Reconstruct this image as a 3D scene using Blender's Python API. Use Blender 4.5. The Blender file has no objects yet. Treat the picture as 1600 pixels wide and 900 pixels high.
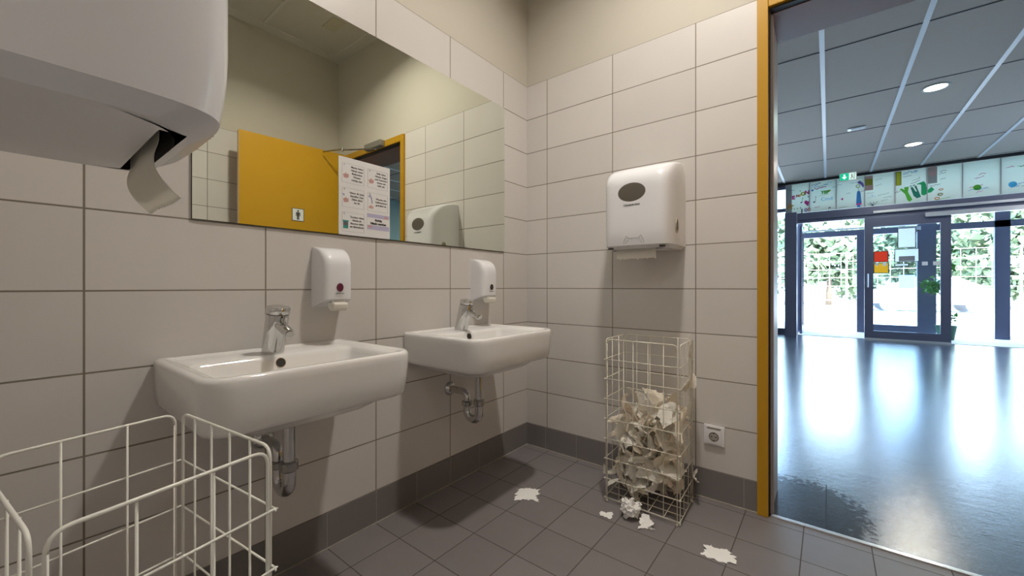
import bpy, bmesh, math, random
from mathutils import Vector, Matrix, noise
PI = math.pi
C = bpy.context.scene.collection
SC = bpy.context.scene

# ------------------------------------------------------------------ camera, light, exposure
cam = bpy.data.cameras.new('camera'); camo = bpy.data.objects.new('camera', cam); C.objects.link(camo)
CX, CZ, YW = 1.592, 1.0566, 2.186          # camera x, camera height, back wall y (left wall is x = 0)
cam.sensor_fit = 'HORIZONTAL'; cam.sensor_width = 36.0; cam.lens = 627.6/1600*36
cam.shift_x = 0.75/1600; cam.shift_y = -2.4/1600
cam.clip_start = .01; cam.clip_end = 200
camo.location = (CX, 0, CZ); camo.rotation_euler = (PI/2, 0, math.radians(38.256))
SC.camera = camo
SC.view_settings.view_transform = 'Standard'; SC.view_settings.look = 'None'
SC.view_settings.exposure = 0.0; SC.view_settings.gamma = 1.0; SC.view_settings.use_curve_mapping = False
SC.cycles.use_denoising = True
SC.cycles.max_bounces = 10; SC.cycles.diffuse_bounces = 6; SC.cycles.glossy_bounces = 5
SC.cycles.sample_clamp_indirect = 6.0

WORLD = 11.0
w = bpy.data.worlds.new('sky'); SC.world = w; w.use_nodes = True
nt = w.node_tree; nt.nodes.clear()
wo = nt.nodes.new('ShaderNodeOutputWorld'); bg = nt.nodes.new('ShaderNodeBackground')
bg.inputs[0].default_value = (.50, .73, 1.0, 1); bg.inputs[1].default_value = WORLD
nt.links.new(bg.outputs[0], wo.inputs[0])
sun = bpy.data.lights.new('sun', 'SUN'); sun.energy = 24; sun.angle = .02; sun.color = (1, .97, .9)
suno = bpy.data.objects.new('sun', sun); C.objects.link(suno); suno.rotation_euler = (math.radians(42), 0, math.radians(20))

def area(name, loc, size, power, color, shape='DISK', rot=(0, 0, 0), sy=None, spread=PI):
    l = bpy.data.lights.new(name, 'AREA'); l.shape = shape; l.size = size
    if sy: l.size_y = sy
    l.energy = power; l.color = color; l.spread = spread
    o = bpy.data.objects.new(name, l); C.objects.link(o); o.location = loc; o.rotation_euler = rot
    return o
WARM = (1.0, .92, .83)
CEIL = 3.40
area('washroom_lamp', (1.12, 1.31, CEIL-.02), .15, 25.5, WARM, spread=math.radians(140))
area('rear_fill', (1.80, -.85, CEIL-.03), .56, 13, (1.0, .94, .90), shape='SQUARE')  # fill light added behind the camera to lift the low walls and floor

# ------------------------------------------------------------------ materials
def mat(name, col, rough=.5, metal=0., spec=.5, **kw):
    m = bpy.data.materials.new(name); m.use_nodes = True
    b = m.node_tree.nodes['Principled BSDF']
    b.inputs['Base Color'].default_value = (*col, 1); b.inputs['Roughness'].default_value = rough
    b.inputs['Metallic'].default_value = metal; b.inputs['Specular IOR Level'].default_value = spec
    for k, v in kw.items():
        b.inputs[k.replace('_', ' ')].default_value = v
    return m
def noisy(m, scale=20, amt=.12, bump=0., detail=4, stretch=None):
    """mottle the base colour a little, optional bump"""
    t = m.node_tree; b = t.nodes['Principled BSDF']; col = b.inputs['Base Color'].default_value[:]
    g = t.nodes.new('ShaderNodeNewGeometry'); n = t.nodes.new('ShaderNodeTexNoise')
    n.inputs['Scale'].default_value = scale; n.inputs['Detail'].default_value = detail
    if stretch:
        mp = t.nodes.new('ShaderNodeMapping'); mp.inputs['Scale'].default_value = stretch
        t.links.new(g.outputs['Position'], mp.inputs[0]); t.links.new(mp.outputs[0], n.inputs['Vector'])
    else: t.links.new(g.outputs['Position'], n.inputs['Vector'])
    r = t.nodes.new('ShaderNodeMapRange'); r.inputs[3].default_value = 1-amt; r.inputs[4].default_value = 1+amt
    t.links.new(n.outputs[0], r.inputs[0])
    if not b.inputs['Base Color'].is_linked:
        mx = t.nodes.new('ShaderNodeVectorMath'); mx.operation = 'SCALE'; mx.inputs[0].default_value = col[:3]
        t.links.new(r.outputs[0], mx.inputs['Scale']); t.links.new(mx.outputs[0], b.inputs['Base Color'])
    if bump:
        bp = t.nodes.new('ShaderNodeBump'); bp.inputs['Strength'].default_value = bump; bp.inputs['Distance'].default_value = .01
        t.links.new(n.outputs[0], bp.inputs['Height']); t.links.new(bp.outputs[0], b.inputs['Normal'])
    return m
def tiles(name, axes, col, grout, pitch, off, gw=.0045, rough=.3, top=None, paint=None, var=.04, bumpn=.0, spec=.5, mott=.03, mscale=6):
    """rectangular tiles by world position. axes: two of 'XYZ'; pitch/off per axis"""
    m = mat(name, col, rough, spec=spec); t = m.node_tree; N = t.nodes; L = t.links; b = N['Principled BSDF']
    g = N.new('ShaderNodeNewGeometry'); s = N.new('ShaderNodeSeparateXYZ'); L.new(g.outputs['Position'], s.inputs[0])
    def math_(op, a, b_=None, c=None):
        n = N.new('ShaderNodeMath'); n.operation = op
        for i, v in enumerate((a, b_, c)):
            if v is None: continue
            if isinstance(v, (int, float)): n.inputs[i].default_value = v
            else: L.new(v, n.inputs[i])
        return n.outputs[0]
    ds, ids = [], []
    for ax, p, o in zip(axes, pitch, off):
        q = math_('DIVIDE', math_('SUBTRACT', s.outputs[ax], o), p)
        fr = math_('FRACT', math_('ADD', q, .5)); ds.append(math_('MULTIPLY', math_('ABSOLUTE', math_('SUBTRACT', fr, .5)), p))
        ids.append(math_('FLOOR', q))
    d = math_('MINIMUM', ds[0], ds[1])
    mask = N.new('ShaderNodeMapRange'); mask.inputs[1].default_value = gw*.42; mask.inputs[2].default_value = gw*.62
    L.new(d, mask.inputs[0]); mk = mask.outputs[0]
    cb = N.new('ShaderNodeCombineXYZ'); L.new(ids[0], cb.inputs[0]); L.new(ids[1], cb.inputs[1])
    wn = N.new('ShaderNodeTexWhiteNoise'); L.new(cb.outputs[0], wn.inputs['Vector'])
    nz = N.new('ShaderNodeTexNoise'); nz.inputs['Scale'].default_value = mscale; nz.inputs['Detail'].default_value = 5
    L.new(g.outputs['Position'], nz.inputs['Vector'])
    f = math_('ADD', math_('MULTIPLY_ADD', wn.outputs[0], var*2, 1-var), math_('MULTIPLY_ADD', nz.outputs[0], mott*2, -mott))
    sc = N.new('ShaderNodeVectorMath'); sc.operation = 'SCALE'; sc.inputs[0].default_value = col; L.new(f, sc.inputs['Scale'])
    mx = N.new('ShaderNodeMix'); mx.data_type = 'RGBA'
    L.new(mk, mx.inputs['Factor']); mx.inputs[6].default_value = (*grout, 1); L.new(sc.outputs[0], mx.inputs[7])
    out = mx.outputs[2]; hgt = mk
    rr = math_('MULTIPLY_ADD', mk, rough-.8, .8)
    if top:
        ab = math_('GREATER_THAN', s.outputs['Z'], top)
        m2 = N.new('ShaderNodeMix'); m2.data_type = 'RGBA'; L.new(ab, m2.inputs['Factor']); L.new(out, m2.inputs[6]); m2.inputs[7].default_value = (*paint, 1)
        out = m2.outputs[2]; hgt = math_('MAXIMUM', mk, ab); rr = math_('MAXIMUM', rr, math_('MULTIPLY', ab, .75))
    L.new(out, b.inputs['Base Color']); L.new(rr, b.inputs['Roughness'])
    bp = N.new('ShaderNodeBump'); bp.inputs['Strength'].default_value = .5; bp.inputs['Distance'].default_value = .0015
    if bumpn: hgt = math_('ADD', hgt, math_('MULTIPLY', nz.outputs[0], bumpn))
    L.new(hgt, bp.inputs['Height']); L.new(bp.outputs[0], b.inputs['Normal'])
    return m
def emis(name, col, s):
    m = mat(name, (0, 0, 0)); b = m.node_tree.nodes['Principled BSDF']
    b.inputs['Emission Color'].default_value = (*col, 1); b.inputs['Emission Strength'].default_value = s
    return m
def glassy(name, tint=(.93, .97, 1), rough=.02, fac=1.0):
    """thin pane: see-through with mirror reflections by Fresnel"""
    m = bpy.data.materials.new(name); m.use_nodes = True; t = m.node_tree; t.nodes.clear()
    o = t.nodes.new('ShaderNodeOutputMaterial'); mx = t.nodes.new('ShaderNodeMixShader'); fr = t.nodes.new('ShaderNodeFresnel')
    a = t.nodes.new('ShaderNodeBsdfTransparent'); g = t.nodes.new('ShaderNodeBsdfGlossy')
    a.inputs[0].default_value = (*tint, 1); g.inputs['Roughness'].default_value = rough; fr.inputs[0].default_value = 1.5
    t.links.new(fr.outputs[0], mx.inputs[0]); t.links.new(a.outputs[0], mx.inputs[1]); t.links.new(g.outputs[0], mx.inputs[2])
    t.links.new(mx.outputs[0], o.inputs[0]); return m

ZJ = CZ-.0123; TH = .2255; TW = .45; TOP = ZJ+6*TH
WT, PAINT, GR = (.66, .635, .61), (.58, .55, .475), (.22, .195, .155)
M_wl = tiles('left_wall_tiles', 'YZ', WT, GR, (TW, TH), (.1379, ZJ), top=TOP, paint=PAINT, rough=.33)
M_wb = tiles('back_wall_tiles', 'XZ', WT, GR, (TW, TH), (.1623, ZJ), top=TOP, paint=PAINT, rough=.33)
M_wr = tiles('right_wall_tiles', 'YZ', WT, GR, (TW, TH), (1.052-.45, ZJ), top=TOP, paint=PAINT, rough=.33)
M_floor = tiles('floor_tiles', 'XY', (.20, .182, .187), (.085, .072, .065), (.2215, .2195), (1.287, 1.471), gw=.004, rough=.42, var=.06, mott=.09, mscale=9, bumpn=.25)
M_bl = tiles('left_base_tiles', 'YZ', (.20, .185, .185), (.33, .31, .29), (.225, 5), (.1379, -1), gw=.003, rough=.4)
M_bb = tiles('back_base_tiles', 'XZ', (.20, .185, .185), (.33, .31, .29), (.225, 5), (.1523, -1), gw=.003, rough=.4)
M_ceil = noisy(mat('ceiling_board', (.62, .60, .54), .85), 30, .03)
M_trimw = mat('ceiling_trim', (.66, .65, .6), .7)
M_por = mat('porcelain', (.82, .82, .81), .09, spec=.6, Coat_Weight=.4, Coat_Roughness=.04)
M_plast = mat('white_plastic', (.82, .83, .86), .22)
M_plast2 = mat('feeder_plastic', (.62, .62, .60), .35)
M_chrome = mat('chrome', (.66, .66, .66), .09, 1.)
M_chrome2 = noisy(mat('dull_chrome', (.42, .41, .39), .2, 1.), 60, .25)
M_black = mat('black_rubber', (.012, .012, .013), .5)
M_dark = mat('dark_interior', (.03, .028, .026), .6)
M_wire = mat('white_wire', (.84, .84, .78), .3)
M_wire2 = mat('worn_white_wire', (.74, .72, .62), .35)
M_yel = noisy(mat('yellow_door_paint', (.56, .295, .004), .4), 6, .04)
M_yel2 = mat('yellow_frame_paint', (.50, .27, .008), .35)
M_soff = mat('shaded_door_head', (.25, .12, .075), .38)  # yellow-brown paint; its shade and blue hall light are put into this colour
M_jamb = mat('taupe_jamb', (.66, .62, .60), .35)
M_sheet = mat('poster_paper', (.80, .80, .80), .5)
M_white = mat('white_label', (.8, .8, .78), .5)
M_ink = mat('dark_ink', (.03, .03, .035), .6)
M_mir = mat('mirror_glass', (.84, .87, .78), .004, 1.)
M_win = mat('viewing_window', (.12, .105, .085), .08, spec=.7)
M_win2 = mat('soap_window', (.12, .02, .055), .1, spec=.7)
M_win3 = mat('dark_soap_window', (.03, .022, .022), .1, spec=.7)
M_lock = mat('cream_lock', (.52, .46, .33), .15)
M_alu = mat('glow_blue_metal', (.12, .13, .20), .35, .4)  # glow from the bright entrance is mixed into this bluish tint
M_alul = mat('light_metal', (.6, .62, .66), .3, .6)
M_glass = glassy('door_glass')
def translucent(name, col, k=.5):
    m = bpy.data.materials.new(name); m.use_nodes = True; t = m.node_tree; t.nodes.clear()
    o = t.nodes.new('ShaderNodeOutputMaterial'); mx = t.nodes.new('ShaderNodeMixShader'); a = t.nodes.new('ShaderNodeBsdfDiffuse'); b = t.nodes.new('ShaderNodeBsdfTranslucent')
    a.inputs[0].default_value = (*col, 1); b.inputs[0].default_value = (*col, 1); mx.inputs[0].default_value = k
    t.links.new(a.outputs[0], mx.inputs[1]); t.links.new(b.outputs[0], mx.inputs[2]); t.links.new(mx.outputs[0], o.inputs[0]); return m
M_paper = translucent('paper', (.92, .87, .77), .4)
M_paper2 = translucent('grey_white_paper', (.92, .90, .84), .35)
M_paper3 = translucent('cream_paper', (.93, .86, .76), .35)
M_notice = translucent('backlit_paper', (.88, .9, .92), .8)

def linoleum():
    m = mat('linoleum', (.022, .03, .05), .2, spec=1.0, Coat_Weight=1.0, Coat_Roughness=.16); t = m.node_tree; N = t.nodes; L = t.links; b = N['Principled BSDF']
    g = N.new('ShaderNodeNewGeometry'); mp = N.new('ShaderNodeMapping'); mp.inputs['Scale'].default_value = (5, 16, 1)
    mp.inputs['Rotation'].default_value = (0, 0, .12)
    L.new(g.outputs['Position'], mp.inputs[0]); n = N.new('ShaderNodeTexNoise'); n.inputs['Scale'].default_value = 1.3; n.inputs['Detail'].default_value = 8
    n.inputs['Roughness'].default_value = .75; L.new(mp.outputs[0], n.inputs['Vector'])
    n2 = N.new('ShaderNodeTexNoise'); n2.inputs['Scale'].default_value = 60; n2.inputs['Detail'].default_value = 4; L.new(g.outputs['Position'], n2.inputs['Vector'])
    cr = N.new('ShaderNodeValToRGB'); cr.color_ramp.elements[0].position = .3; cr.color_ramp.elements[0].color = (.008, .018, .040, 1)
    cr.color_ramp.elements[1].position = .75; cr.color_ramp.elements[1].color = (.045, .085, .16, 1)
    L.new(n.outputs[0], cr.inputs[0]); L.new(cr.outputs[0], b.inputs['Base Color'])
    r = N.new('ShaderNodeMapRange'); r.inputs[1].default_value = .25; r.inputs[2].default_value = .75; r.inputs[3].default_value = .15; r.inputs[4].default_value = .26
    L.new(n.outputs[0], r.inputs[0]); L.new(r.outputs[0], b.inputs['Roughness'])
    # worn matt patch beside the washroom threshold, with ragged edges
    sp = N.new('ShaderNodeSeparateXYZ'); L.new(g.outputs['Position'], sp.inputs[0])
    def mt(op, a, b2, c=None):
        q = N.new('ShaderNodeMath'); q.operation = op
        for i_, v in enumerate((a, b2, c)):
            if v is None: continue
            if isinstance(v, (int, float)): q.inputs[i_].default_value = v
            else: L.new(v, q.inputs[i_])
        return q.outputs[0]
    dx = mt('MULTIPLY', mt('SUBTRACT', sp.outputs[0], 1.48), 3.6); dy = mt('MULTIPLY', mt('SUBTRACT', sp.outputs[1], 2.38), 2.9)
    dd = mt('ADD', mt('MULTIPLY', dx, dx), mt('MULTIPLY', dy, dy))
    n3 = N.new('ShaderNodeTexNoise'); n3.inputs['Scale'].default_value = 34; n3.inputs['Detail'].default_value = 8; n3.inputs['Roughness'].default_value = .8; L.new(g.outputs['Position'], n3.inputs['Vector'])
    pm = N.new('ShaderNodeMapRange'); pm.inputs[1].default_value = 1.15; pm.inputs[2].default_value = .75
    L.new(mt('ADD', dd, mt('MULTIPLY_ADD', n3.outputs[0], 3.4, -1.7)), pm.inputs[0])
    L.new(mt('MULTIPLY_ADD', pm.outputs[0], -.85, 1.0), b.inputs['Coat Weight'])
    L.new(mt('MULTIPLY_ADD', pm.outputs[0], -.8, 1.0), b.inputs['Specular IOR Level'])
    mx = N.new('ShaderNodeMix'); mx.data_type = 'RGBA'; L.new(pm.outputs[0], mx.inputs['Factor']); L.new(cr.outputs[0], mx.inputs[6]); mx.inputs[7].default_value = (.020, .022, .032, 1); L.new(mx.outputs[2], b.inputs['Base Color'])
    bp = N.new('ShaderNodeBump'); bp.inputs['Strength'].default_value = .22; bp.inputs['Distance'].default_value = .004
    L.new(mt('ADD', mt('MULTIPLY', n2.outputs[0], .35), n.outputs[0]), bp.inputs['Height']); L.new(bp.outputs[0], b.inputs['Normal']); L.new(bp.outputs[0], b.inputs['Coat Normal'])
    return m
M_lino = linoleum()

# ------------------------------------------------------------------ builders
def link(o, parent=None):
    C.objects.link(o)
    if parent: o.parent = parent
    return o
def obj(name, bm, mats, parent=None, smooth=False, angle=None):
    me = bpy.data.meshes.new(name); bm.normal_update(); bm.to_mesh(me); bm.free()
    for m in (mats if isinstance(mats, (list, tuple)) else [mats]): me.materials.append(m)
    if smooth or angle:
        for p in me.polygons: p.use_smooth = True
        if angle:
            me.set_sharp_from_angle(angle=math.radians(angle))
    return link(bpy.data.objects.new(name, me), parent)
def tag(o, label=None, cat=None, group=None, kind=None):
    if label: o['label'] = label
    if cat: o['category'] = cat
    if group: o['group'] = group
    if kind: o['kind'] = kind
    return o
def thing(name, label, cat, loc=(0, 0, 0), rz=0, group=None):
    o = bpy.data.objects.new(name, None); o.empty_display_size = .05; link(o); o.location = loc; o.rotation_euler = (0, 0, rz)
    return tag(o, label, cat, group)
def struct(name, bm, m, parent=None, **k):
    o = obj(name, bm, m, parent, **k)
    if not parent: o['kind'] = 'structure'
    return o
def box(bm, x0, x1, y0, y1, z0, z1, mi=0):
    v = [bm.verts.new(p) for p in ((x0, y0, z0), (x1, y0, z0), (x1, y1, z0), (x0, y1, z0), (x0, y0, z1), (x1, y0, z1), (x1, y1, z1), (x0, y1, z1))]
    for f in ((0, 3, 2, 1), (4, 5, 6, 7), (0, 1, 5, 4), (1, 2, 6, 5), (2, 3, 7, 6), (3, 0, 4, 7)):
        bm.faces.new([v[i] for i in f]).material_index = mi
    return bm
def boxes(*bs):
    bm = bmesh.new()
    for b in bs: box(bm, *b)
    return bm
def bevelled(bm, w=.003, seg=2):
    bmesh.ops.bevel(bm, geom=list(bm.edges), offset=w, segments=seg, affect='EDGES', profile=.6, clamp_overlap=True)
    return bm
def bbox(w, seg, *b): return bevelled(boxes(b), w, seg)
def tube(bm, pts, r, n=10, closed=False, cap=True, mi=0):
    pts = [Vector(p) for p in pts]; rs = r if isinstance(r, (list, tuple)) else [r]*len(pts)
    m = len(pts); rings = []; prev = None
    for i, p in enumerate(pts):
        a = pts[i-1] if (i or closed) else p; b = pts[(i+1) % m] if (i < m-1 or closed) else p
        t = (b-a).normalized()
        if prev is None:
            u = t.cross(Vector((0, 0, 1)))
            if u.length < .1: u = t.cross(Vector((0, 1, 0)))
            u.normalize()
        else:
            u = (prev-t*prev.dot(t)).normalized()
        prev = u; v = t.cross(u)
        rings.append([bm.verts.new(p+(u*math.cos(2*PI*k/n)+v*math.sin(2*PI*k/n))*rs[i]) for k in range(n)])
    for i in range(m if closed else m-1):
        A, B = rings[i], rings[(i+1) % m]
        for k in range(n): bm.faces.new((A[k], A[(k+1) % n], B[(k+1) % n], B[k])).material_index = mi
    if cap and not closed:
        bm.faces.new(rings[0][::-1]).material_index = mi; bm.faces.new(rings[-1]).material_index = mi
    return bm
def arc(p0, corner, p1, n=6):
    """quadratic bend"""
    p0, c, p1 = Vector(p0), Vector(corner), Vector(p1)
    return [p0*(1-t)**2+c*2*t*(1-t)+p1*t*t for t in [i/n for i in range(n+1)]]
def loft(bm, rings, close_first=True, close_last=True, mis=None):
    vs = [[bm.verts.new(p) for p in r] for r in rings]; n = len(vs[0])
    for i in range(len(vs)-1):
        for k in range(n):
            f = bm.faces.new((vs[i][k], vs[i][(k+1) % n], vs[i+1][(k+1) % n], vs[i+1][k]))
            if mis: f.material_index = mis[i]
    if close_first: bm.faces.new(vs[0][::-1])
    if close_last:
        f = bm.faces.new(vs[-1])
        if mis: f.material_index = mis[-1]
    return bm
def disc(bm, c, n, r, h=.001, seg=24, ry=None, mi=0):
    """thin elliptical disc, centre c, normal n ('X','-X','Y','-Y','Z','-Z')"""
    ax = n[-1]; s = -1 if n[0] == '-' else 1
    def P(a, d):
        u, v = r*math.cos(a), (ry or r)*math.sin(a)
        return Vector(c)+Vector({'X': (s*d, u, v), 'Y': (u, s*d, v), 'Z': (u, v, s*d)}[ax])
    A = [bm.verts.new(P(2*PI*k/seg, 0)) for k in range(seg)]; B = [bm.verts.new(P(2*PI*k/seg, h)) for k in range(seg)]
    for k in range(seg): bm.faces.new((A[k], A[(k+1) % seg], B[(k+1) % seg], B[k])).material_index = mi
    bm.faces.new(A).material_index = mi; bm.faces.new(B).material_index = mi
    bmesh.ops.recalc_face_normals(bm, faces=bm.faces)
    return bm
def poly(bm, pts, M, h=.0006, mi=0):
    """flat polygon pts (u,v) on the plane of matrix M (u right, v up, w towards the viewer)"""
    A = [bm.verts.new(M @ Vector((u, v, 0))) for u, v in pts]; B = [bm.verts.new(M @ Vector((u, v, h))) for u, v in pts]
    n = len(pts)
    for k in range(n): bm.faces.new((A[k], A[(k+1) % n], B[(k+1) % n], B[k])).material_index = mi
    bm.faces.new(A[::-1]).material_index = mi; bm.faces.new(B).material_index = mi
def stroke(bm, pts, w, M, h=.0006, mi=0):
    for (a, b) in zip(pts[:-1], pts[1:]):
        a, b = Vector(a), Vector(b); d = b-a
        if d.length < 1e-6: continue
        d.normalize(); nn = Vector((-d.y, d.x))*w/2; e = d*w*.3
        poly(bm, [a-e-nn, b+e-nn, b+e+nn, a-e+nn], M, h, mi)
def frame_matrix(o, u, v):
    u, v = Vector(u).normalized(), Vector(v).normalized(); n = u.cross(v)
    m = Matrix((u, v, n)).transposed().to_4x4(); m.translation = Vector(o); return m
def text(bm, s, size, M, at, align='CENTER', bold=0., ext=.0003, mi=0, shear=0):
    cu = bpy.data.curves.new('t', 'FONT'); cu.body = s; cu.size = size; cu.align_x = align; cu.align_y = 'CENTER'
    cu.extrude = ext; cu.offset = bold; cu.resolution_u = 2; cu.shear = shear
    o = bpy.data.objects.new('t', cu); C.objects.link(o)
    dg = bpy.context.evaluated_depsgraph_get(); me = bpy.data.meshes.new_from_object(o.evaluated_get(dg))
    bpy.data.objects.remove(o); bpy.data.curves.remove(cu)
    me.transform(M @ Matrix.Translation((at[0], at[1], ext)))
    n0 = len(bm.faces); bm.from_mesh(me); bpy.data.meshes.remove(me)
    bm.faces.ensure_lookup_table()
    for f in bm.faces[n0:]: f.material_index = mi
def shell(bm, th):
    """give a sheet its paper thickness"""
    bm.normal_update(); vs = list(bm.verts); fs = list(bm.faces); es = [e for e in bm.edges if len(e.link_faces) == 1]
    up = {v: bm.verts.new(v.co+v.normal*th) for v in vs}
    for f in fs: bm.faces.new([up[v] for v in f.verts])
    for e in es: a, b = e.verts; bm.faces.new((a, b, up[b], up[a]))
    bmesh.ops.reverse_faces(bm, faces=fs); bmesh.ops.recalc_face_normals(bm, faces=bm.faces)
def circ(cx, cy, r, n=16, ry=None, a0=0, a1=2*PI):
    return [(cx+r*math.cos(a0+(a1-a0)*k/n), cy+(ry or r)*math.sin(a0+(a1-a0)*k/n)) for k in range(n+(0 if a1-a0 > 6.28 else 1))]

# ------------------------------------------------------------------ the washroom shell
XR, YB, YH = 2.46, 2.186, 2.50          # right wall, back wall face, hall side of the back wall
DX0, DX1, DZ = 1.385, 2.215, 2.322      # doorway
struct('floor', boxes((-.15, 2.6, -1.95, YB+.01, -.12, 0)), M_floor)
struct('wall_left', boxes((-.15, 0, -1.95, YB+.3, 0, CEIL)), M_wl)
struct('wall_back', boxes((-.15, DX0-.02, YB, YH, 0, CEIL), (DX0-.02, DX1+.02, YB, YH, DZ+.02, CEIL), (DX1+.02, XR+.15, YB, YH, 0, CEIL)), M_wb)
struct('wall_right', boxes((XR, XR+.15, -1.95, YB, 0, CEIL)), M_wr)
struct('wall_front', boxes((0, 1.28, -.235, -.085, 0, CEIL)), M_wb)
struct('wall_rear', boxes((0, XR, -1.95, -1.8, 0, CEIL)), M_wb)
struct('ceiling', boxes((-.15, XR+.15, -1.95, YH, CEIL, CEIL+.1)), M_ceil)
bm = boxes((.0, .10, -1.8, YB, CEIL-.012, CEIL), (XR-.10, XR, -1.8, YB, CEIL-.012, CEIL), (.10, XR-.10, YB-.10, YB, CEIL-.012, CEIL))
for y in (1.44, .74, .04, -.66): box(bm, .10, XR-.10, y-.012, y+.012, CEIL-.008, CEIL)
for x in (1.23,): box(bm, x-.012, x+.012, -1.8, YB-.1, CEIL-.007, CEIL)
struct('trim_1', bm, M_trimw)
struct('baseboard_left', boxes((0, .004, -1.8, YB, 0, .142)), M_bl)
struct('baseboard_back', boxes((.004, 1.334, YB-.004, YB, 0, .142)), M_bb)
struct('baseboard_right', boxes((XR-.004, XR, -1.8, YB, 0, .142)), M_bl)
M_gr = noisy(mat('pale_grout', (.33, .31, .28), .9), 60, .3)
struct('trim_2', boxes((.004, .010, -1.8, YB-.01, 0, .003), (.004, 1.334, YB-.011, YB-.004, 0, .003)), M_gr)

# door frame, reveal, threshold
root = bpy.data.objects.new('door_1', None); link(root); root['kind'] = 'structure'; root['label'] = 'yellow steel door frame of the washroom with its deep head in shaded brown'; root.location = (0, 0, 0)
fr = boxes((1.333, DX0-.008, YB-.022, YB+.03, 0, 2.392), (DX1+.008, DX1+.065, YB-.022, YB+.03, 0, 2.392), (DX0-.008, DX1+.008, YB-.022, YB+.03, DZ+.012, 2.392))
obj('door_frame', bevelled(fr, .003, 2), M_yel2, root)
obj('door_seal', boxes((DX0-.008, DX0-.003, YB-.002, YB+.034, 0, DZ+.008), (DX1+.003, DX1+.012, YB-.006, YB+.034, 0, DZ+.008), (DX0-.003, DX1+.003, YB-.006, YB+.034, DZ+.003, DZ+.012)), M_black, root)
obj('door_reveal', boxes((DX0-.021, DX0, YB+.03, YH+.002, 0, DZ), (DX1, DX1+.021, YB+.03, YH+.002, 0, DZ)), M_jamb, root)
obj('door_stop', bbox(.002, 1, DX0-.003, DX0+.008, YB+.03, YB+.055, 0, DZ-.002), mat('taupe_stop', (.42, .36, .34), .4), root)
obj('door_head', boxes((DX0-.021, DX1+.021, YB+.03, YH+.002, DZ, DZ+.021)), M_soff, root)
struct('trim_3', bbox(.002, 2, DX0, DX1, YB-.002, YB+.022, 0, .005), mat('threshold_strip', (.75, .76, .78), .25, .7))
# door leaf, opened against the right wall
H0 = Vector((2.205, YB-.03, 0)); H1 = Vector((2.262, 1.215, 0)); dl = (H1-H0); LW = dl.length; dl.normalize(); dn = Vector((dl.y, -dl.x, 0))   # dn points to the left wall (-x)
if dn.x > 0: dn = -dn
ML = Matrix((dl, dn, Vector((0, 0, 1)))).transposed().to_4x4(); ML.translation = H0
bm = bbox(.002, 1, 0, LW, -.042, 0, .008, 2.365); bm.transform(ML); obj('door_leaf', bm, M_yel, root)
bm = boxes((LW-.001, LW+.0015, -.041, -.001, .01, 2.36)); bm.transform(ML); eo = obj('leaf_edge', bm, mat('pale_wood_edge', (.55, .42, .27), .5), root)
bm = boxes((LW+.001, LW+.003, -.03, -.012, .95, 1.18)); bm.transform(ML); obj('lock_plate', bm, M_chrome2, root)
bm = bmesh.new(); tube(bm, [(LW-.06, 0, 1.05), (LW-.06, .05, 1.05)]+arc((LW-.06, .05, 1.05), (LW-.06, .06, 1.05), (LW-.075, .06, 1.05), 3)+[(LW-.19, .06, 1.05)], .009, 10); box(bm, LW-.085, LW-.035, 0, .006, .93, 1.13); bm.transform(ML)
obj('door_handle', bm, M_chrome2, root, angle=40)
# door closer on the frame head
dc = thing('door_closer', 'silver grey door closer box with folding arm above the yellow door', 'door closer', (1.72, YB-.05, 2.345))
dc.location = (0, 0, 0)
obj('closer_body', bbox(.006, 2, 1.60, 1.86, YB-.075, YB-.024, 2.335, 2.39), mat('silver_grey', (.30, .29, .26), .4, .5), dc)
bm = bmesh.new(); tube(bm, [(1.70, YB-.05, 2.335), (1.70, YB-.05, 2.325)], .012); tube(bm, [(1.70, YB-.05, 2.328), (1.98, YB-.22, 2.328)], .007); tube(bm, [(1.98, YB-.22, 2.336), (2.19, YB-.30, 2.336)], .007); tube(bm, [(1.98, YB-.22, 2.318), (1.98, YB-.22, 2.346)], .011)
obj('closer_arm', bm, M_chrome2, dc, smooth=False)
# restroom sign on the leaf: white plate, black border, standing figure
MS = ML @ Matrix(((1, 0, 0, 0), (0, 0, 1, 0), (0, 1, 0, 0), (0, 0, 0, 1)))     # u along leaf, v up, w out
def wsign():
    M = ML @ Matrix.Translation(((H0.y-1.675), 0, 1.712)) @ Matrix.Rotation(PI/2, 4, 'X') @ Matrix.Scale(-1, 4, (0, 0, 1))
    t = thing('restroom_sign', 'small square white toilet sign with black standing figure on the yellow door', 'sign', (0, 0, 0))
    bm = bmesh.new(); poly(bm, [(-.052, -.058), (.052, -.058), (.052, .058), (-.052, .058)], M, .002); bmesh.ops.recalc_face_normals(bm, faces=bm.faces); obj('plate', bm, M_ink, t)
    bm = bmesh.new(); poly(bm, [(-.047, -.053), (.047, -.053), (.047, .053), (-.047, .053)], M, .0028); bmesh.ops.recalc_face_normals(bm, faces=bm.faces); obj('white_field', bm, M_white, t)
    bm = bmesh.new(); poly(bm, circ(0, .034, .0085), M, .0034)
    poly(bm, [(-.018, .022), (.018, .022), (.019, -.012), (.013, -.012), (.012, .012), (.010, .012), (.010, -.045), (.001, -.045), (.001, -.012), (-.001, -.012), (-.001, -.045), (-.010, -.045), (-.010, .012), (-.012, .012), (-.013, -.012), (-.019, -.012)], M, .0034)
    bmesh.ops.recalc_face_normals(bm, faces=bm.faces); obj('pictogram', bm, M_ink, t)
wsign()
# ceiling hatch mark seen in the mirror
tag(obj('ceiling_vent', bbox(.002, 1, 1.80, 2.0, 1.78, 1.90, CEIL-.006, CEIL), mat('vent_cream', (.58, .55, .42), .7)), 'small flush cream vent plate in the washroom ceiling seen in the mirror', 'vent')
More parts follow.
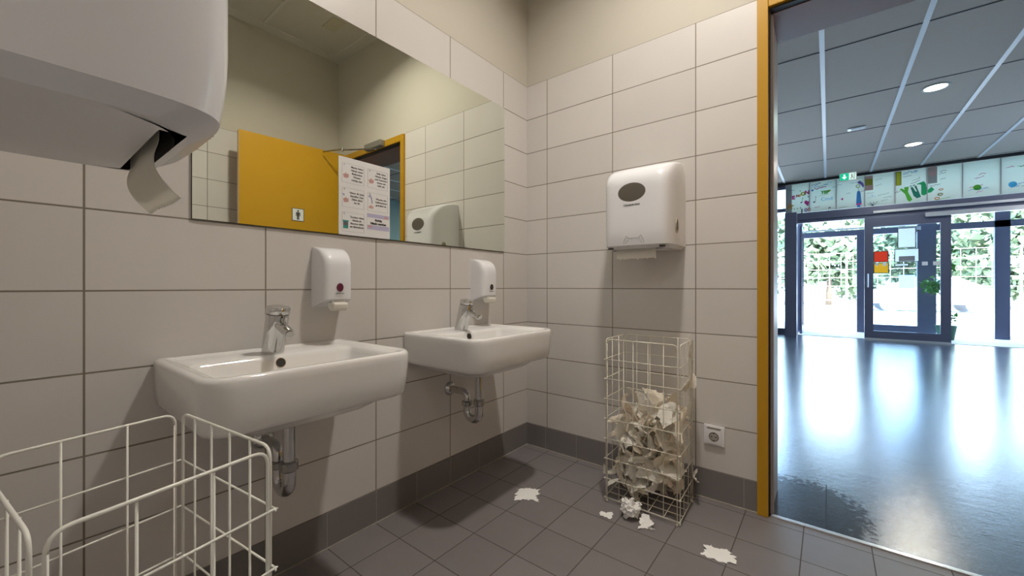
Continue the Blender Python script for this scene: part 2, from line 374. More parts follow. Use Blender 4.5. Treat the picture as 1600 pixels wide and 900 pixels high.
# washroom downlight
t = thing('ceiling_downlight', 'round recessed downlight in the washroom ceiling above the basins', 'ceiling light', (1.12, 1.31, CEIL))
bm = bmesh.new(); ring = [(math.cos(a), math.sin(a)) for a in [2*PI*k/32 for k in range(32)]]
loft(bm, [[(x*r, y*r, z) for x, y in ring] for r, z in ((.12, 0), (.12, -.006), (.095, -.008), (.09, 0))], False, False); obj('trim_ring', bm, M_trimw, t, smooth=True)
bm = bmesh.new(); disc(bm, (0, 0, -.003), '-Z', .09, .002); obj('diffuser', bm, emis('washroom_lamp_glow', WARM, 12), t)

t = thing('added_fill_panel', 'square fill light panel added unseen in the washroom ceiling behind the viewer', 'ceiling light', (1.80, -.85, CEIL))  # unseen fixture added to go with the rear fill light
obj('fill_panel_frame', boxes((-.31, -.28, -.31, .31, -.012, 0), (.28, .31, -.31, .31, -.012, 0), (-.28, .28, -.31, -.28, -.012, 0), (-.28, .28, .28, .31, -.012, 0)), M_trimw, t)
obj('diffuser', boxes((-.28, .28, -.28, .28, -.008, 0)), emis('fill_panel_glow', (1, .94, .9), 5), t)

# ------------------------------------------------------------------ mirror and poster
MY0, MY1, MZ0, MZ1 = .372, 1.938, ZJ+TH+.002, ZJ+5*TH-.002
mt = thing('wall_mirror', 'large frameless rectangular wall mirror above both wash basins', 'mirror', (0, (MY0+MY1)/2, MZ0))
mt.location = (0, 0, 0)
obj('backing', boxes((.001, .005, MY0, MY1, MZ0, MZ1)), M_dark, mt)
obj('mirror_pane', boxes((.005, .008, MY0+.001, MY1-.001, MZ0+.001, MZ1-.001)), M_mir, mt)

def poster():
    PY0, PY1, PZ0, PZ1 = .858, 1.103, MZ0+.0005, 1.597
    M = frame_matrix((.0085, PY0, PZ0), (0, 1, 0), (0, 0, 1)); W, Hh = PY1-PY0, PZ1-PZ0
    t = thing('handwashing_poster', 'white hand washing instruction poster fixed to the lower edge of the mirror', 'poster', (0, 0, 0))
    bm = bmesh.new(); poly(bm, [(0, 0), (W, 0), (W, Hh), (0, Hh)], M, .0012); obj('sheet', bm, M_sheet, t)
    bm = bmesh.new()
    M2 = M @ Matrix.Translation((0, 0, .0012))
    poly(bm, [(W*.53, .035), (W*.985, .035), (W*.985, .105), (W*.53, .105)], M2, .0004); obj('lilac_box', bm, mat('lilac_print', (.50, .48, .66), .6), t)
    bm = bmesh.new()
    poly(bm, [(W*.53, .055), (W*.985, .055), (W*.985, .088), (W*.53, .088)], M2, .0007); obj('white_title_band', bm, M_sheet, t)
    bm = bmesh.new(); cells = []
    for r in range(3):
        for c in range(2):
            if r == 2 and c == 1: continue
            u0, v0 = .015+c*.118, Hh-.105-r*.102
            for a, b in (((u0, v0), (u0+.1, v0)), ((u0+.1, v0), (u0+.1, v0+.08)), ((u0+.1, v0+.08), (u0, v0+.08)), ((u0, v0+.08), (u0, v0))): stroke(bm, [a, b], .0007, M2, .0004)
            cells.append((u0, v0))
    obj('cell_outline', bm, mat('pale_outline', (.42, .42, .42), .7), t)
    T = [['Mache deine', 'Hände unter', 'fließendem', 'Wasser', 'richtig nass.'], ['Seife deine', 'Hände, Finger', 'und Zwischen-', 'räume mit', 'Seife ein.'],
         ['Nimm dir beim', 'Einseifen Zeit.', 'Zähle dabei', 'bis 20.'], ['Wasche den', 'Seifenschaum', 'gründlich ab.'], ['Trockne deine', 'Hände ab.', 'Benutze dafür', 'ein Einmaltuch.']]
    bm = bmesh.new()
    for i, ((u0, v0), L) in enumerate(zip(cells, T)):
        text(bm, '%d.' % (i+1), .010, M2, (u0+.010, v0+.074))
        for k, s in enumerate(L): text(bm, s, .0108, M2, (u0+.067, v0+.042+(len(L)-1)*.0066-k*.0135), bold=.0002)
    text(bm, 'Richtig', .0125, M2 @ Matrix.Translation((0, 0, .0007)), (W*.755, .078), bold=.0007)
    text(bm, 'Hände waschen', .0125, M2 @ Matrix.Translation((0, 0, .0007)), (W*.755, .063), bold=.0007)
    obj('lettering', bm, M_ink, t)
    pink, blue, teal = mat('pink_print', (.62, .36, .33), .7), mat('blue_print', (.16, .22, .45), .7), mat('teal_print', (.03, .28, .24), .7)
    def hand(u, v, s=1, fl=1):
        bm = bmesh.new(); pts = circ(u, v, .008*s, 12, .006*s); poly(bm, pts, M2, .0005)
        for k in range(4): stroke(bm, [(u+fl*.004*s, v+(k-1.5)*.003*s), (u+fl*.016*s, v+(k-1.5)*.0036*s)], .0026*s, M2, .0006)
        stroke(bm, [(u, v+.004*s), (u+fl*.006*s, v+.011*s)], .003*s, M2, .0005); obj('hand_drawing', bm, pink, t)
    for i, (u0, v0) in enumerate(cells):
        if i in (0, 1, 2): hand(u0+.012, v0+.030, 1.0); hand(u0+.020, v0+.024, .8, -1)
        if i == 3: hand(u0+.012, v0+.016, .9)
    hand(W*.93, .094, .8, -1); hand(W*.57, .048, .8)
    bm = bmesh.new()
    u0, v0 = cells[3]; stroke(bm, [(u0+.004, v0+.062), (u0+.016, v0+.060), (u0+.020, v0+.045), (u0+.021, v0+.034)], .004, M2, .0005); stroke(bm, [(u0+.008, v0+.068), (u0+.016, v0+.067)], .003, M2)
    obj('tap_drawing', bm, blue, t); bm = bmesh.new()
    u0, v0 = cells[2]; stroke(bm, [(u0+.008, v0+.046), (u0+.008, v0+.052), (u0+.002, v0+.052)], .003, M2)
    obj('pump_drawing', bm, blue, t)
    bm = bmesh.new(); u0, v0 = cells[4]; poly(bm, [(u0+.004, v0+.012), (u0+.026, v0+.012), (u0+.026, v0+.024), (u0+.004, v0+.024)], M2, .0005)
    poly(bm, [(u0+.002, v0+.04), (u0+.028, v0+.04), (u0+.028, v0+.046), (u0+.002, v0+.046)], M2, .0005)
    obj('towel_box_drawing', bm, teal, t)
    bm = bmesh.new(); poly(bm, [(u0+.004, v0+.024), (u0+.026, v0+.024), (u0+.026, v0+.04), (u0+.004, v0+.04)], M2, .0005)
    obj('grey_box_drawing', bm, mat('grey_print', (.12, .12, .14), .7), t)
poster()

# ------------------------------------------------------------------ wash basins
def rrect(x0, x1, y0, y1, rf, rb, z, ns=10, nc=8):
    """ring: back edge at x0 (radius rb), front edge at x1 (radius rf)"""
    P = []
    cs = [(x1-rf, y1-rf, rf, 0), (x0+rb, y1-rb, rb, PI/2), (x0+rb, y0+rb, rb, PI), (x1-rf, y0+rf, rf, 1.5*PI)]
    for i, (cx, cy, r, a) in enumerate(cs):
        for k in range(nc+1): P.append(Vector((cx+r*math.cos(a+PI/2*k/nc), cy+r*math.sin(a+PI/2*k/nc), z)))
        nx = cs[(i+1) % 4]; b = nx[3]; q = Vector((nx[0]+nx[2]*math.cos(b), nx[1]+nx[2]*math.sin(b), z)); p = P[-1]
        for k in range(1, ns): P.append(p.lerp(q, k/ns))
    return P
def basin_mesh():
    D, W, Z = .478, .605, .838; y0, y1 = -W/2, W/2; rings = []
    def R(ix, iy, z, rf, rb=.006, bx=None): rings.append(rrect(.001 if bx is None else bx, D-ix, y0+iy, y1-iy, rf, rb, z))
    R(.13, .13, .640, .06); R(.10, .10, .652, .07); R(.075, .07, .672, .06); R(.050, .040, .684, .05)
    R(.026, .022, .688, .06); R(.014, .012, .694, .065); R(.008, .007, .706, .068); R(.003, .003, .76, .07); R(0, 0, .81, .07)
    R(0, 0, .826, .07); R(.002, .002, .833, .069); R(.007, .007, .8375, .066); R(.014, .013, Z, .06)
    R(.026, .024, .8372, .052, .012, .004); R(.033, .031, .834, .048, .02, .012); R(.038, .040, .829, .045, .03, .03)
    R(.042, .050, .826, .044, .03, .125); R(.046, .054, .822, .044, .03, .132); R(.052, .060, .81, .045, .03, .138); R(.07, .075, .755, .06, .045, .150)
    R(.10, .105, .725, .07, .06, .175); R(.15, .18, .716, .06, .05, .22); R(.20, .255, .713, .02, .02, .26)
    return loft(bmesh.new(), rings)
def make_basin():
    t = thing('wash_basin', '', 'wash basin', (0, .5825, 0))
    o = obj('basin_body', basin_mesh(), M_por, t, smooth=True)
    SH = Matrix(((1, 0, -.22, .80*.22), (0, 1, 0, 0), (0, 0, 1, 0), (0, 0, 0, 1)))
    bm = bmesh.new(); disc(bm, (.1390, -.0, .800), 'X', .0155, .003, ry=.0155); bm.transform(SH)
    ov = obj('overflow_ring', bm, M_chrome2, t)
    bm = bmesh.new(); disc(bm, (.1410, 0, .800), 'X', .0135, .0015); bm.transform(SH); obj('overflow_hole', bm, M_dark, ov)
    bm = bmesh.new(); disc(bm, (.30, 0, .7135), 'Z', .03, .003); obj('drain_cover', bm, M_chrome, t)
    bm = bmesh.new(); tube(bm, [(.06, .16, .668), (.06, .16, .69)], .014, 8); disc(bm, (.06, .16, .664), 'Z', .022, .006); obj('mounting_bolt', bm, M_chrome2, t)
    return t
def make_tap():
    t = thing('mixer_tap', '', 'tap', (.085, .578, .826))
    lean = Vector((.036, 0, .142)); n = 32; bm = bmesh.new(); rings = []
    for f, r in ((0, .0285), (.02, .0295), (.06, .0292), (.5, .0292), (.985, .0300), (1, .0290)):
        c = lean*f; rings.append([(c.x+r*math.cos(2*PI*k/n), r*math.sin(2*PI*k/n), c.z-(r*math.cos(2*PI*k/n))*.22*f) for k in range(n)])
    loft(bm, rings); obj('tap_body', bm, M_chrome, t, angle=40)
    bm = bmesh.new(); rings = []
    for f, r in ((1.0, .0275), (1.02, .0275)):
        c = lean*f; rings.append([(c.x+r*math.cos(2*PI*k/n), r*math.sin(2*PI*k/n), c.z-(r*math.cos(2*PI*k/n))*.22) for k in range(n)])
    loft(bm, rings); obj('seal_ring', bm, M_black, t, angle=40)
    bm = bmesh.new(); rings = []
    for f, r in ((1.022, .0300), (1.03, .0308), (1.10, .0310), (1.155, .0305), (1.175, .0285), (1.185, .024)):
        c = lean*f; rings.append([(c.x+r*math.cos(2*PI*k/n), r*math.sin(2*PI*k/n), c.z-(r*math.cos(2*PI*k/n))*.22) for k in range(n)])
    loft(bm, rings); obj('push_cap', bm, M_chrome, t, angle=40)
    bm = bmesh.new(); a = Vector((.034, 0, .112)); d = Vector((.86, 0, -.36)).normalized()
    tube(bm, [a, a+d*.082, a+d*.086], [.0150, .0150, .0138], 20); sp = obj('spout', bm, M_chrome, t, angle=40)
    bm = bmesh.new(); tube(bm, [a+d*.0855, a+d*.0895], [.0115, .0110], 20); obj('aerator', bm, M_chrome2, sp)
    bm = bmesh.new(); tube(bm, [(.060, 0, .136), (.071, 0, .118), (.068, 0, .108)], [.004, .004, .003], 8); obj('lever_pin', bm, M_chrome2, t, smooth=True)
    return t
def make_trap():
    t = thing('sink_trap', '', 'drain pipe', (0, .578, 0))
    x = .215
    bm = bmesh.new(); tube(bm, [(x, 0, .655), (x, 0, .648), (x, 0, .640)], [.034, .034, .022], 24); obj('drain_flange', bm, M_chrome2, t, angle=40)
    bm = bmesh.new(); tube(bm, [(x, 0, .64), (x, 0, .47)], .0195, 20); obj('down_pipe', bm, M_chrome, t, angle=40)
    bm = bmesh.new(); tube(bm, [(x, 0, .640), (x, 0, .622)], .0245, 20); obj('upper_nut', bm, M_chrome2, t, angle=40)
    bm = bmesh.new(); tube(bm, [(x, 0, .492), (x, 0, .487), (x, 0, .462), (x, 0, .457)], [.022, .0275, .0275, .022], 20); obj('slip_nut', bm, M_chrome2, t, angle=40)
    r = .042; xc = x-r; zc = .425
    pts = [(x, 0, .47), (x, 0, .45)]+[(xc+r*math.cos(a), 0, zc+r*math.sin(a)*1.0) for a in [-PI*k/14 for k in range(15)]]+[(x-2*r, 0, .455)]
    bm = bmesh.new(); tube(bm, pts, .0212, 20); obj('u_bend', bm, M_chrome, t, angle=50)
    bm = bmesh.new(); tube(bm, [(x-2*r, 0, .444), (x-2*r, 0, .448), (x-2*r, 0, .466), (x-2*r, 0, .470)], [.022, .0275, .0275, .022], 20); obj('inner_nut', bm, M_chrome2, t, angle=40)
    bm = bmesh.new(); tube(bm, [(x-2*r, 0, .455), (x-2*r, 0, .475)]+arc((x-2*r, 0, .478), (x-2*r, 0, .512), (x-2*r-.04, 0, .512), 8)+[(.0, 0, .512)], .0185, 20); obj('wall_pipe', bm, M_chrome, t, angle=50)
    bm = bmesh.new(); tube(bm, [(.0005, 0, .512), (.006, 0, .512), (.016, 0, .512), (.022, 0, .512)], [.038, .037, .030, .018], 28); obj('wall_rosette', bm, M_chrome, t, angle=50)
    return t

# ------------------------------------------------------------------ curved dispensers (local: x across, y out of the wall, z up)
def disp_surface(w, D, z0, z1, zr, nexp=7, texp=2.6):
    def dims(z):
        if z <= zr: s = 0.
        else: s = (z-zr)/(z1-zr)
        k = max(0., 1-s**texp)**(1/texp)
        lo = min(1., (z-z0)/.10); dd = D*(.955+.045*math.sin(lo*PI/2))*k
        return w*(1-.06*s**3), dd
    def front(x, z):
        ww, dd = dims(z); return dd*(1-min(1, abs(x/ww))**nexp)**(1/nexp)*(1-.03*(x/ww)**2)
    def ring(z, n=56, inset=0):
        ww, dd = dims(z); ww -= inset; dd -= inset; P = [(ww, .0, z), (-ww, .0, z)]
        Q = []
        for k in range(n+1):
            a = PI*k/n; cx, sy = math.cos(a), math.sin(a)
            x = ww*math.copysign(abs(cx)**(2/nexp), cx); y = dd*abs(sy)**(2/nexp)*(1-.03*(x/ww)**2); Q.append((x, max(y, .0005), z))
        return [Vector(p) for p in ([(ww, 0, z)]+Q+[(-ww, 0, z)])]
    return dims, front, ring
def make_towel_dispenser(paper):
    t = thing('paper_towel_dispenser', '', 'towel dispenser', (0, 0, 0))
    w, D, z0, z1, zr = .174, .266, 0, .440, .30
    dims, front, ring = disp_surface(w, D, z0, z1, zr)
    rings = []
    # slot in the underside
    base = ring(z0, inset=.022); n = len(base)
    sw, sy0, sy1 = .126, .196, .222
    so = -.019
    if paper == 'far': sy0, sy1, so = .185, .215, 0
    def slotpt(p, z):
        x = max(-sw, min(sw, p.x*.80)); y = sy1 if p.y > .5*D and abs(p.x) < w*.97 else sy0
        return Vector((x, y, z))
    inner = []
    m = n-2
    for i, p in enumerate(base):
        fr_ = i/(n-1)
        # walk round slot: right-back, right-front ... left-front, left-back
        if fr_ < .08: q = Vector((so+sw, sy0, 0))
        elif fr_ > .92: q = Vector((so-sw, sy0, 0))
        else: q = Vector((so+sw-2*sw*(fr_-.08)/.84, sy1, 0))
        inner.append(q)
    bm = bmesh.new()
    zs = [.016, .022, .04, .07, .10, .16, .22, .28]+[zr+(z1-zr)*k for k in (.1, .25, .4, .55, .68, .78, .86, .92, .96, .985, .998)]
    R = [[Vector((p.x, p.y, .05)) for p in inner], [Vector((p.x, p.y, z0)) for p in inner], base]+[ring(z) for z in zs]
    loft(bm, R, True, True, mis=[1]+[0]*(len(R)-2)+[0]*1)
    bm.faces.ensure_lookup_table()
    for f in bm.faces:
        if all(abs(v.co.z-.05) < 1e-5 for v in f.verts) and all(v.co.y > sy0-.001 and v.co.y < sy1+.001 for v in f.verts): f.material_index = 1
    bmesh.ops.remove_doubles(bm, verts=bm.verts, dist=.00005)
    bmesh.ops.recalc_face_normals(bm, faces=bm.faces)
    obj('cover', bm, [M_plast, M_dark], t, angle=32)
    # viewing window, conforming to the cover
    def patch(cx, cz, rx, rz, off=.0015, rings_=5, seg=36):
        bm = bmesh.new(); c = bm.verts.new((cx, front(cx, cz)+off, cz)); pr_ = None
        for j in range(1, rings_+1):
            rr = j/rings_; o = off if j < rings_ else .0
            cur = [bm.verts.new((cx+rx*rr*math.cos(a), front(cx+rx*rr*math.cos(a), cz+rz*rr*math.sin(a))+o, cz+rz*rr*math.sin(a))) for a in [2*PI*k/seg for k in range(seg)]]
            for k in range(seg):
                if pr_ is None: bm.faces.new((c, cur[k], cur[(k+1) % seg]))
                else: bm.faces.new((pr_[k], cur[k], cur[(k+1) % seg], pr_[(k+1) % seg]))
            pr_ = cur
        bmesh.ops.recalc_face_normals(bm, faces=bm.faces); return bm
    s = -1 if paper == 'far' else 1
    obj('viewing_window', patch(.010, .277, .070, .046), M_win, t, smooth=True)
    # lettering and tear symbol on the front; the front faces +y, so u runs along -x
    M = frame_matrix((0, front(0, .212)+.0006, 0), (-1, 0, 0), (0, 0, 1))
    bm = bmesh.new(); text(bm, 'Kimberly-Clark', .0115, M, (-.004, .215), bold=.0003); stroke(bm, circ(-.046, .215, .0045, 12)+[(-.0415, .215)], .0014, M); obj('brand_lettering', bm, M_ink, t)
    M = frame_matrix((0, front(0, .045)+.0006, 0), (-1, 0, 0), (0, 0, 1)); bm = bmesh.new()
    for q in (-1, 1):
        stroke(bm, [(q*.052, .024), (q*.047, .044), (q*.037, .062), (q*.032, .060), (q*.030, .054), (q*.026, .051)], .0014, M)
        stroke(bm, [(q*.040, .024), (q*.036, .034), (q*.026, .040)], .0014, M)
    stroke(bm, [(-.03, .050), (.03, .050)], .0014, M); stroke(bm, [(-.012, .050), (-.012, .044)], .0012, M)
    obj('tear_symbol', bm, mat('grey_ink', (.3, .3, .3), .6), t)
    for q in ((-1, 1) if paper == 'far' else (-1,)):
        ww = dims(.1)[0]
        bm = bmesh.new(); disc(bm, (q*(ww-.0005), .155, .108), 'X' if q > 0 else '-X', .023, .003, ry=.036); lb = obj('lock_button', bm, M_lock, t)
        bm = bmesh.new(); tube(bm, [(q*(ww+.0028), .155+.015*math.cos(a), .108+.026*math.sin(a)) for a in [2*PI*k/20 for k in range(20)]], .0018, 6, closed=True)
        bm2 = bm; box(bm, min(q*(ww+.002), q*(ww+.006)), max(q*(ww+.002), q*(ww+.006)), .151, .159, .090, .126); obj('lock_ring', bm, M_chrome2, lb)
    for q in ((-1, 1) if paper == 'far' else ()):
        bm = boxes((q*.13-.012, q*.13+.012, front(q*.13, .004)-.020, front(q*.13, .004)-.003, .0015, .009)); obj('cover_slot', bm, M_dark, t)
    return t, front

def serrated(x0, x1, top, drop, yf, n=12, jag=.006, rows=10, seed=1, tears=0.):
    """hanging paper tongue: yf(s) gives (y, z) down the sheet for s in 0..1"""
    bm = bmesh.new(); g = []; rnd = random.Random(seed); nx = n*2
    for j in range(rows+1):
        s = j/rows; row = []
        for i in range(nx+1):
            u = i/nx; ss = s
            y, z = yf(s)
            if j == rows: z += jag*(1 if i % 2 else 0)+tears*rnd.random()
            y += .0012*math.sin(u*9+s*2)
            row.append(bm.verts.new((x0+(x1-x0)*u, y, z)))
        g.append(row)
    for j in range(rows):
        for i in range(nx): bm.faces.new((g[j][i], g[j][i+1], g[j+1][i+1], g[j+1][i]))
    shell(bm, .0004)
    return bm

# back wall dispenser: local +y faces the room, i.e. world -y
t, fr_ = make_towel_dispenser('far')
t.location = (.840, YB, 1.245); t.rotation_euler = (0, 0, PI)
tag(t, 'white paper towel dispenser with oval window on the back wall above the full wire basket')
obj('paper_sheet', serrated(-.088, .118, 0, .05, lambda s: (.205-.012*s+.0*s, .045-.100*s), 9, .008, tears=.010), M_paper2, t)
# near dispenser on the front wall, seen from below
t, fr_ = make_towel_dispenser('near')
t.location = (.884, -.085, 1.236)
tag(t, 'large near white towel dispenser at top left, seen from below with slot')
def curl(s):
    if s < .3: return (.206, .045-.045*s/.3)
    q = (s-.3)/.7; a = q*1.5
    return (.206-.008*math.sin(q*PI)+.024*q*q, -.066*q)
obj('paper_sheet', serrated(-.132, .052, 0, .12, curl, 14, .004, rows=18), M_paper2, t, smooth=True)

# soap dispensers
def make_soap():
    t = thing('soap_dispenser', '', 'soap dispenser', (0, 0, 0))
    w, D, z0, z1, zr = .060, .107, 0, .236, .150
    dims, front, ring = disp_surface(w, D, z0, z1, zr, nexp=6, texp=2.3)
    def tilt(P, z):      # the underside rises from the wall to the front
        return [Vector((p.x, p.y, z+p.y*.30*max(0, 1-z/.12))) for p in P]
    zs = [.004, .02, .045, .08, .12]+[zr+(z1-zr)*k for k in (0, .15, .3, .45, .6, .72, .82, .9, .95, .98, .998)]
    bm = bmesh.new(); loft(bm, [tilt(ring(0, 48, .004), 0)]+[tilt(ring(z, 48), z) for z in zs]); bmesh.ops.recalc_face_normals(bm, faces=bm.faces)
    obj('cover', bm, M_plast, t, angle=32)
    y = front(.006, .077)
    bm = bmesh.new(); disc(bm, (.0, y-.001, .078), 'Y', .0135, .0022, ry=.0165); obj('soap_window', bm, M_win2, t)
    M = frame_matrix((0, y+.0006, 0), (-1, 0, 0), (0, 0, 1)); bm = bmesh.new(); text(bm, 'Kimberly-Clark', .0048, M, (.001, .054), bold=.0001); stroke(bm, circ(-.0165, .054, .0018, 10)+[(-.0147, .054)], .0006, M); obj('brand_lettering', bm, M_ink, t)
    bm = bmesh.new(); box(bm, -.028, .028, .03, .098, .014, .034); bevelled(bm, .003, 2); obj('nozzle_block', bm, M_plast2, t, angle=40)
    # push bar
    bm = bmesh.new(); rings = []
    for x in (-.029, -.025, .025, .029):
        k = 1 if abs(x) < .028 else .85
        rings.append([Vector((x, .085+(p[0]-.085)*k, .008+(p[1]-.008)*k)) for p in ((.060, .020), (.112, .020), (.119, .014), (.116, -.002), (.104, -.012), (.085, -.013), (.072, -.006))])
    loft(bm, rings); bevelled(bm, .002, 2); bmesh.ops.recalc_face_normals(bm, faces=bm.faces); obj('push_bar', bm, mat('cream_push_bar', (.80, .78, .70), .3), t, angle=40)
    return t
def dup(root, loc, label=None, group=None, rz=None):
    r = root.copy(); C.objects.link(r); r.location = loc
    if rz is not None: r.rotation_euler = (0, 0, rz)
    if label: r['label'] = label
    if group: r['group'] = group
    for ch in list(root.children):
        c = ch.copy(); C.objects.link(c); c.parent = r
        for g in ch.children:
            d = g.copy(); C.objects.link(d); d.parent = c
    return r
DY = .905
b1 = make_basin(); tag(b1, 'nearer white wall-hung wash basin, behind the empty wire basket', 'wash basin', 'wash basins')
dup(b1, (0, .5825+DY, 0), 'farther white wall-hung wash basin, closer to the corner', 'wash basins')
t1 = make_tap(); t1.scale = (1.18, 1.18, .97); tag(t1, 'chrome push mixer tap on the nearer wash basin', 'tap', 'basin taps')
dup(t1, (.085, .578+DY, .826), 'chrome push mixer tap on the farther wash basin', 'basin taps')
p1 = make_trap(); tag(p1, 'chrome U-bend drain pipe below the nearer wash basin', 'drain pipe', 'basin traps')
dup(p1, (0, .578+DY, 0), 'chrome U-bend drain pipe below the farther wash basin', 'basin traps')
s1 = make_soap(); s1.location = (0, .811, .975); s1.rotation_euler = (0, 0, -PI/2)
tag(s1, 'white soap dispenser with dark purple window above the nearer basin', 'soap dispenser', 'soap dispensers')
s2 = dup(s1, (0, .811+.893, .975), 'white soap dispenser with dark window above the farther basin', 'soap dispensers')
for c in s2.children:
    if c.name.startswith('soap_window'):
        c.data = c.data.copy(); c.data.materials[0] = M_win3

# ------------------------------------------------------------------ wall socket
t = thing('wall_socket', 'white power socket low on the back wall beside the full basket', 'socket', (1.149, YB, .272))
obj('frame', bbox(.003, 2, -.047, .047, -.011, -.0005, 0, .098), M_plast, t, angle=40)
obj('insert', bbox(.002, 2, -.034, .034, -.0145, -.010, .008, .092), M_plast, t, angle=40)
obj('label_field', boxes((-.031, .031, -.0155, -.0140, .080, .089)), mat('label_grey', (.34, .32, .28), .4), t)
bm = bmesh.new(); disc(bm, (0, -.0143, .043), '-Y', .0225, .0008, 28); obj('socket_well', bm, mat('socket_shadow_grey', (.10, .09, .08), .5), t)
bm = bmesh.new(); disc(bm, (0, -.0150, .043), '-Y', .0185, .0006, 28); sf = obj('socket_face', bm, mat('socket_grey', (.36, .34, .31), .4), t)
bm = bmesh.new()
for x in (-.0095, .0095): disc(bm, (x, -.0155, .043), '-Y', .0032, .0005, 12)
box(bm, -.003, .003, -.0165, -.0150, .0225, .028); box(bm, -.003, .003, -.0165, -.0150, .058, .0635)
obj('contact_holes', bm, M_black, sf)

# ------------------------------------------------------------------ wire baskets
LV = [.797, .699, .604, .506, .409, .311, .213, .116, .022]
def panel(bm, a, b, ncell, r=.0019, rf=.0026, ext=.007, gap=.010, off=0.):
    """upright wire panel between floor corners a and b (2d)"""
    a, b = Vector((*a, 0)), Vector((*b, 0)); d = (b-a); L = d.length; d.normalize(); n = Vector((-d.y, d.x, 0))
    up = Vector((0, 0, 1)); A, B = a+d*gap, b-d*gap; zt = LV[0]; R = .022
    pts = [A+up*.004, A+up*(zt-R)]+arc(A+up*(zt-R), A+up*zt, A+up*zt+d*R, 5)+arc(B+up*zt-d*R, B+up*zt, B+up*(zt-R), 5)+[B+up*.004]
    tube(bm, pts, rf, 8)
    for P in (A, B):
        tube(bm, [P+up*.012, P+up*.001], rf*1.55, 8)
    for k in range(1, ncell):
        P = a+d*(L*k/ncell); tube(bm, [P+up*.022+n*r, P+up*zt+n*r], r, 6)
    for z in LV[1:]:
        tube(bm, [a-d*ext*.3+up*z-n*r, b+d*ext*.3+up*z-n*r], r, 6)
        for P, s in ((a, -1), (b, 1)):
            tube(bm, [P+d*s*ext*.3+up*z-n*r, P+d*s*ext*.9+up*(z-.002)], r*.9, 6)
def make_basket(c, label, m, order=(5, 3)):
    """c: four floor corners, counter-clockwise, first side is a long one"""
    o = Vector((sum(p[0] for p in c)/4, sum(p[1] for p in c)/4, 0))
    t = thing('wire_basket', label, 'wire basket', o); q = [(p[0]-o.x, p[1]-o.y) for p in c]
    for i in range(4):
        bm = bmesh.new(); panel(bm, q[i], q[(i+1) % 4], order[i % 2]); obj('mesh_panel', bm, m, t, smooth=True)
    bm = bmesh.new()
    Q = [Vector((*p, .018)) for p in q]
    for k in range(1, 5):
        f = k/5; tube(bm, [Q[0].lerp(Q[1], f), Q[3].lerp(Q[2], f)], .002, 6)
    for k in range(0, 5):
        f = k/4; tube(bm, [Q[0].lerp(Q[3], f), Q[1].lerp(Q[2], f)], .002, 6)
    obj('bottom_grid', bm, m, t, smooth=True)
    return t
BX0, BX1, BY0, BY1 = .729, 1.080, 1.840, 2.100
make_basket([(BX0, BY0), (BX1, BY0), (BX1-.01, BY1), (BX0-.01, BY1)], 'tall white wire basket full of used paper towels by the back wall', M_wire2)
P_fb, P_bb = Vector((.892, .270)), Vector((.545, .228)); dv = Vector((.22, -.975)).normalized()*.258
P_ff, P_bf = P_fb+dv, P_bb+dv
make_basket([P_bf, P_ff, P_fb, P_bb], 'empty white wire basket in the near left corner below the towel dispenser', M_wire)

# ------------------------------------------------------------------ paper towels
def crumple(seed, size=.10, ball=.5, n=14, tear=True, rag=1.):
    """torn towel sheet with flat facets between sharp random creases"""
    rnd = random.Random(seed); bm = bmesh.new(); g = []; cre = []
    for k in range(9):
        a = rnd.uniform(0, PI); wv = Vector((rnd.gauss(0, .6), rnd.gauss(0, .6), rnd.gauss(0, 1.1)))*ball*(.75 if k < 4 else .42)
        cre.append((math.cos(a), math.sin(a), rnd.uniform(-.75, .75), wv))
    asp = rnd.uniform(.6, 1.0)
    for j in range(n+1):
        row = []
        for i in range(n+1):
            u, v = (i/n-.5)*2, (j/n-.5)*2*asp
            e = 1+rag*(.16*noise.noise(Vector((u*1.7+seed*1.3, v*1.7, 3)))+.13*noise.noise(Vector((u*4.3+seed, v*4.3, 8))))*(1 if max(abs(u), abs(v/asp)) > .6 else .3)
            p = Vector((u*e, v*e, 0))
            for cx, cy, c, wv in cre: p += wv*(abs(u*cx+v*cy-c)-.45)
            if tear and (i in (0, n) or j in (0, n)): p += Vector((rnd.uniform(-1, 1), rnd.uniform(-1, 1), rnd.uniform(-.4, .4)))*.07
            row.append(bm.verts.new(p*size))
        g.append(row)
    for j in range(n):
        for i in range(n): bm.faces.new((g[j][i], g[j][i+1], g[j+1][i+1], g[j+1][i]))
    bmesh.ops.triangulate(bm, faces=bm.faces); shell(bm, .0005)
    return bm
def crumple_mesh(seed, size, ball, m, n=16):
    o = obj('crumpled_paper_towel', crumple(seed, size, ball, n), m); return o
kinds = []
for k in range(10):
    o = crumple_mesh(k*7+3, .060, .55+.2*(k % 3)/2, [M_paper2, M_paper, M_paper3, M_paper, M_paper2][k % 5], 14)
    vs = [v.co for v in o.data.vertices]; c = sum(vs, Vector())/len(vs)
    q = sorted((v.co-c).length for v in o.data.vertices)[int(len(vs)*.97)]
    for v in o.data.vertices: v.co = (v.co-c)*(.084/q)
    kinds.append(o)
rnd = random.Random(11)
lab = 'crumpled white paper towel among the heap inside the wire basket'
N = 0
def place(o, loc, rot, sc):
    o.location = loc; o.rotation_euler = rot; o.scale = (sc, sc, sc)
levels = [.085, .125, .165, .205, .245, .285, .325, .365, .405, .44, .475]
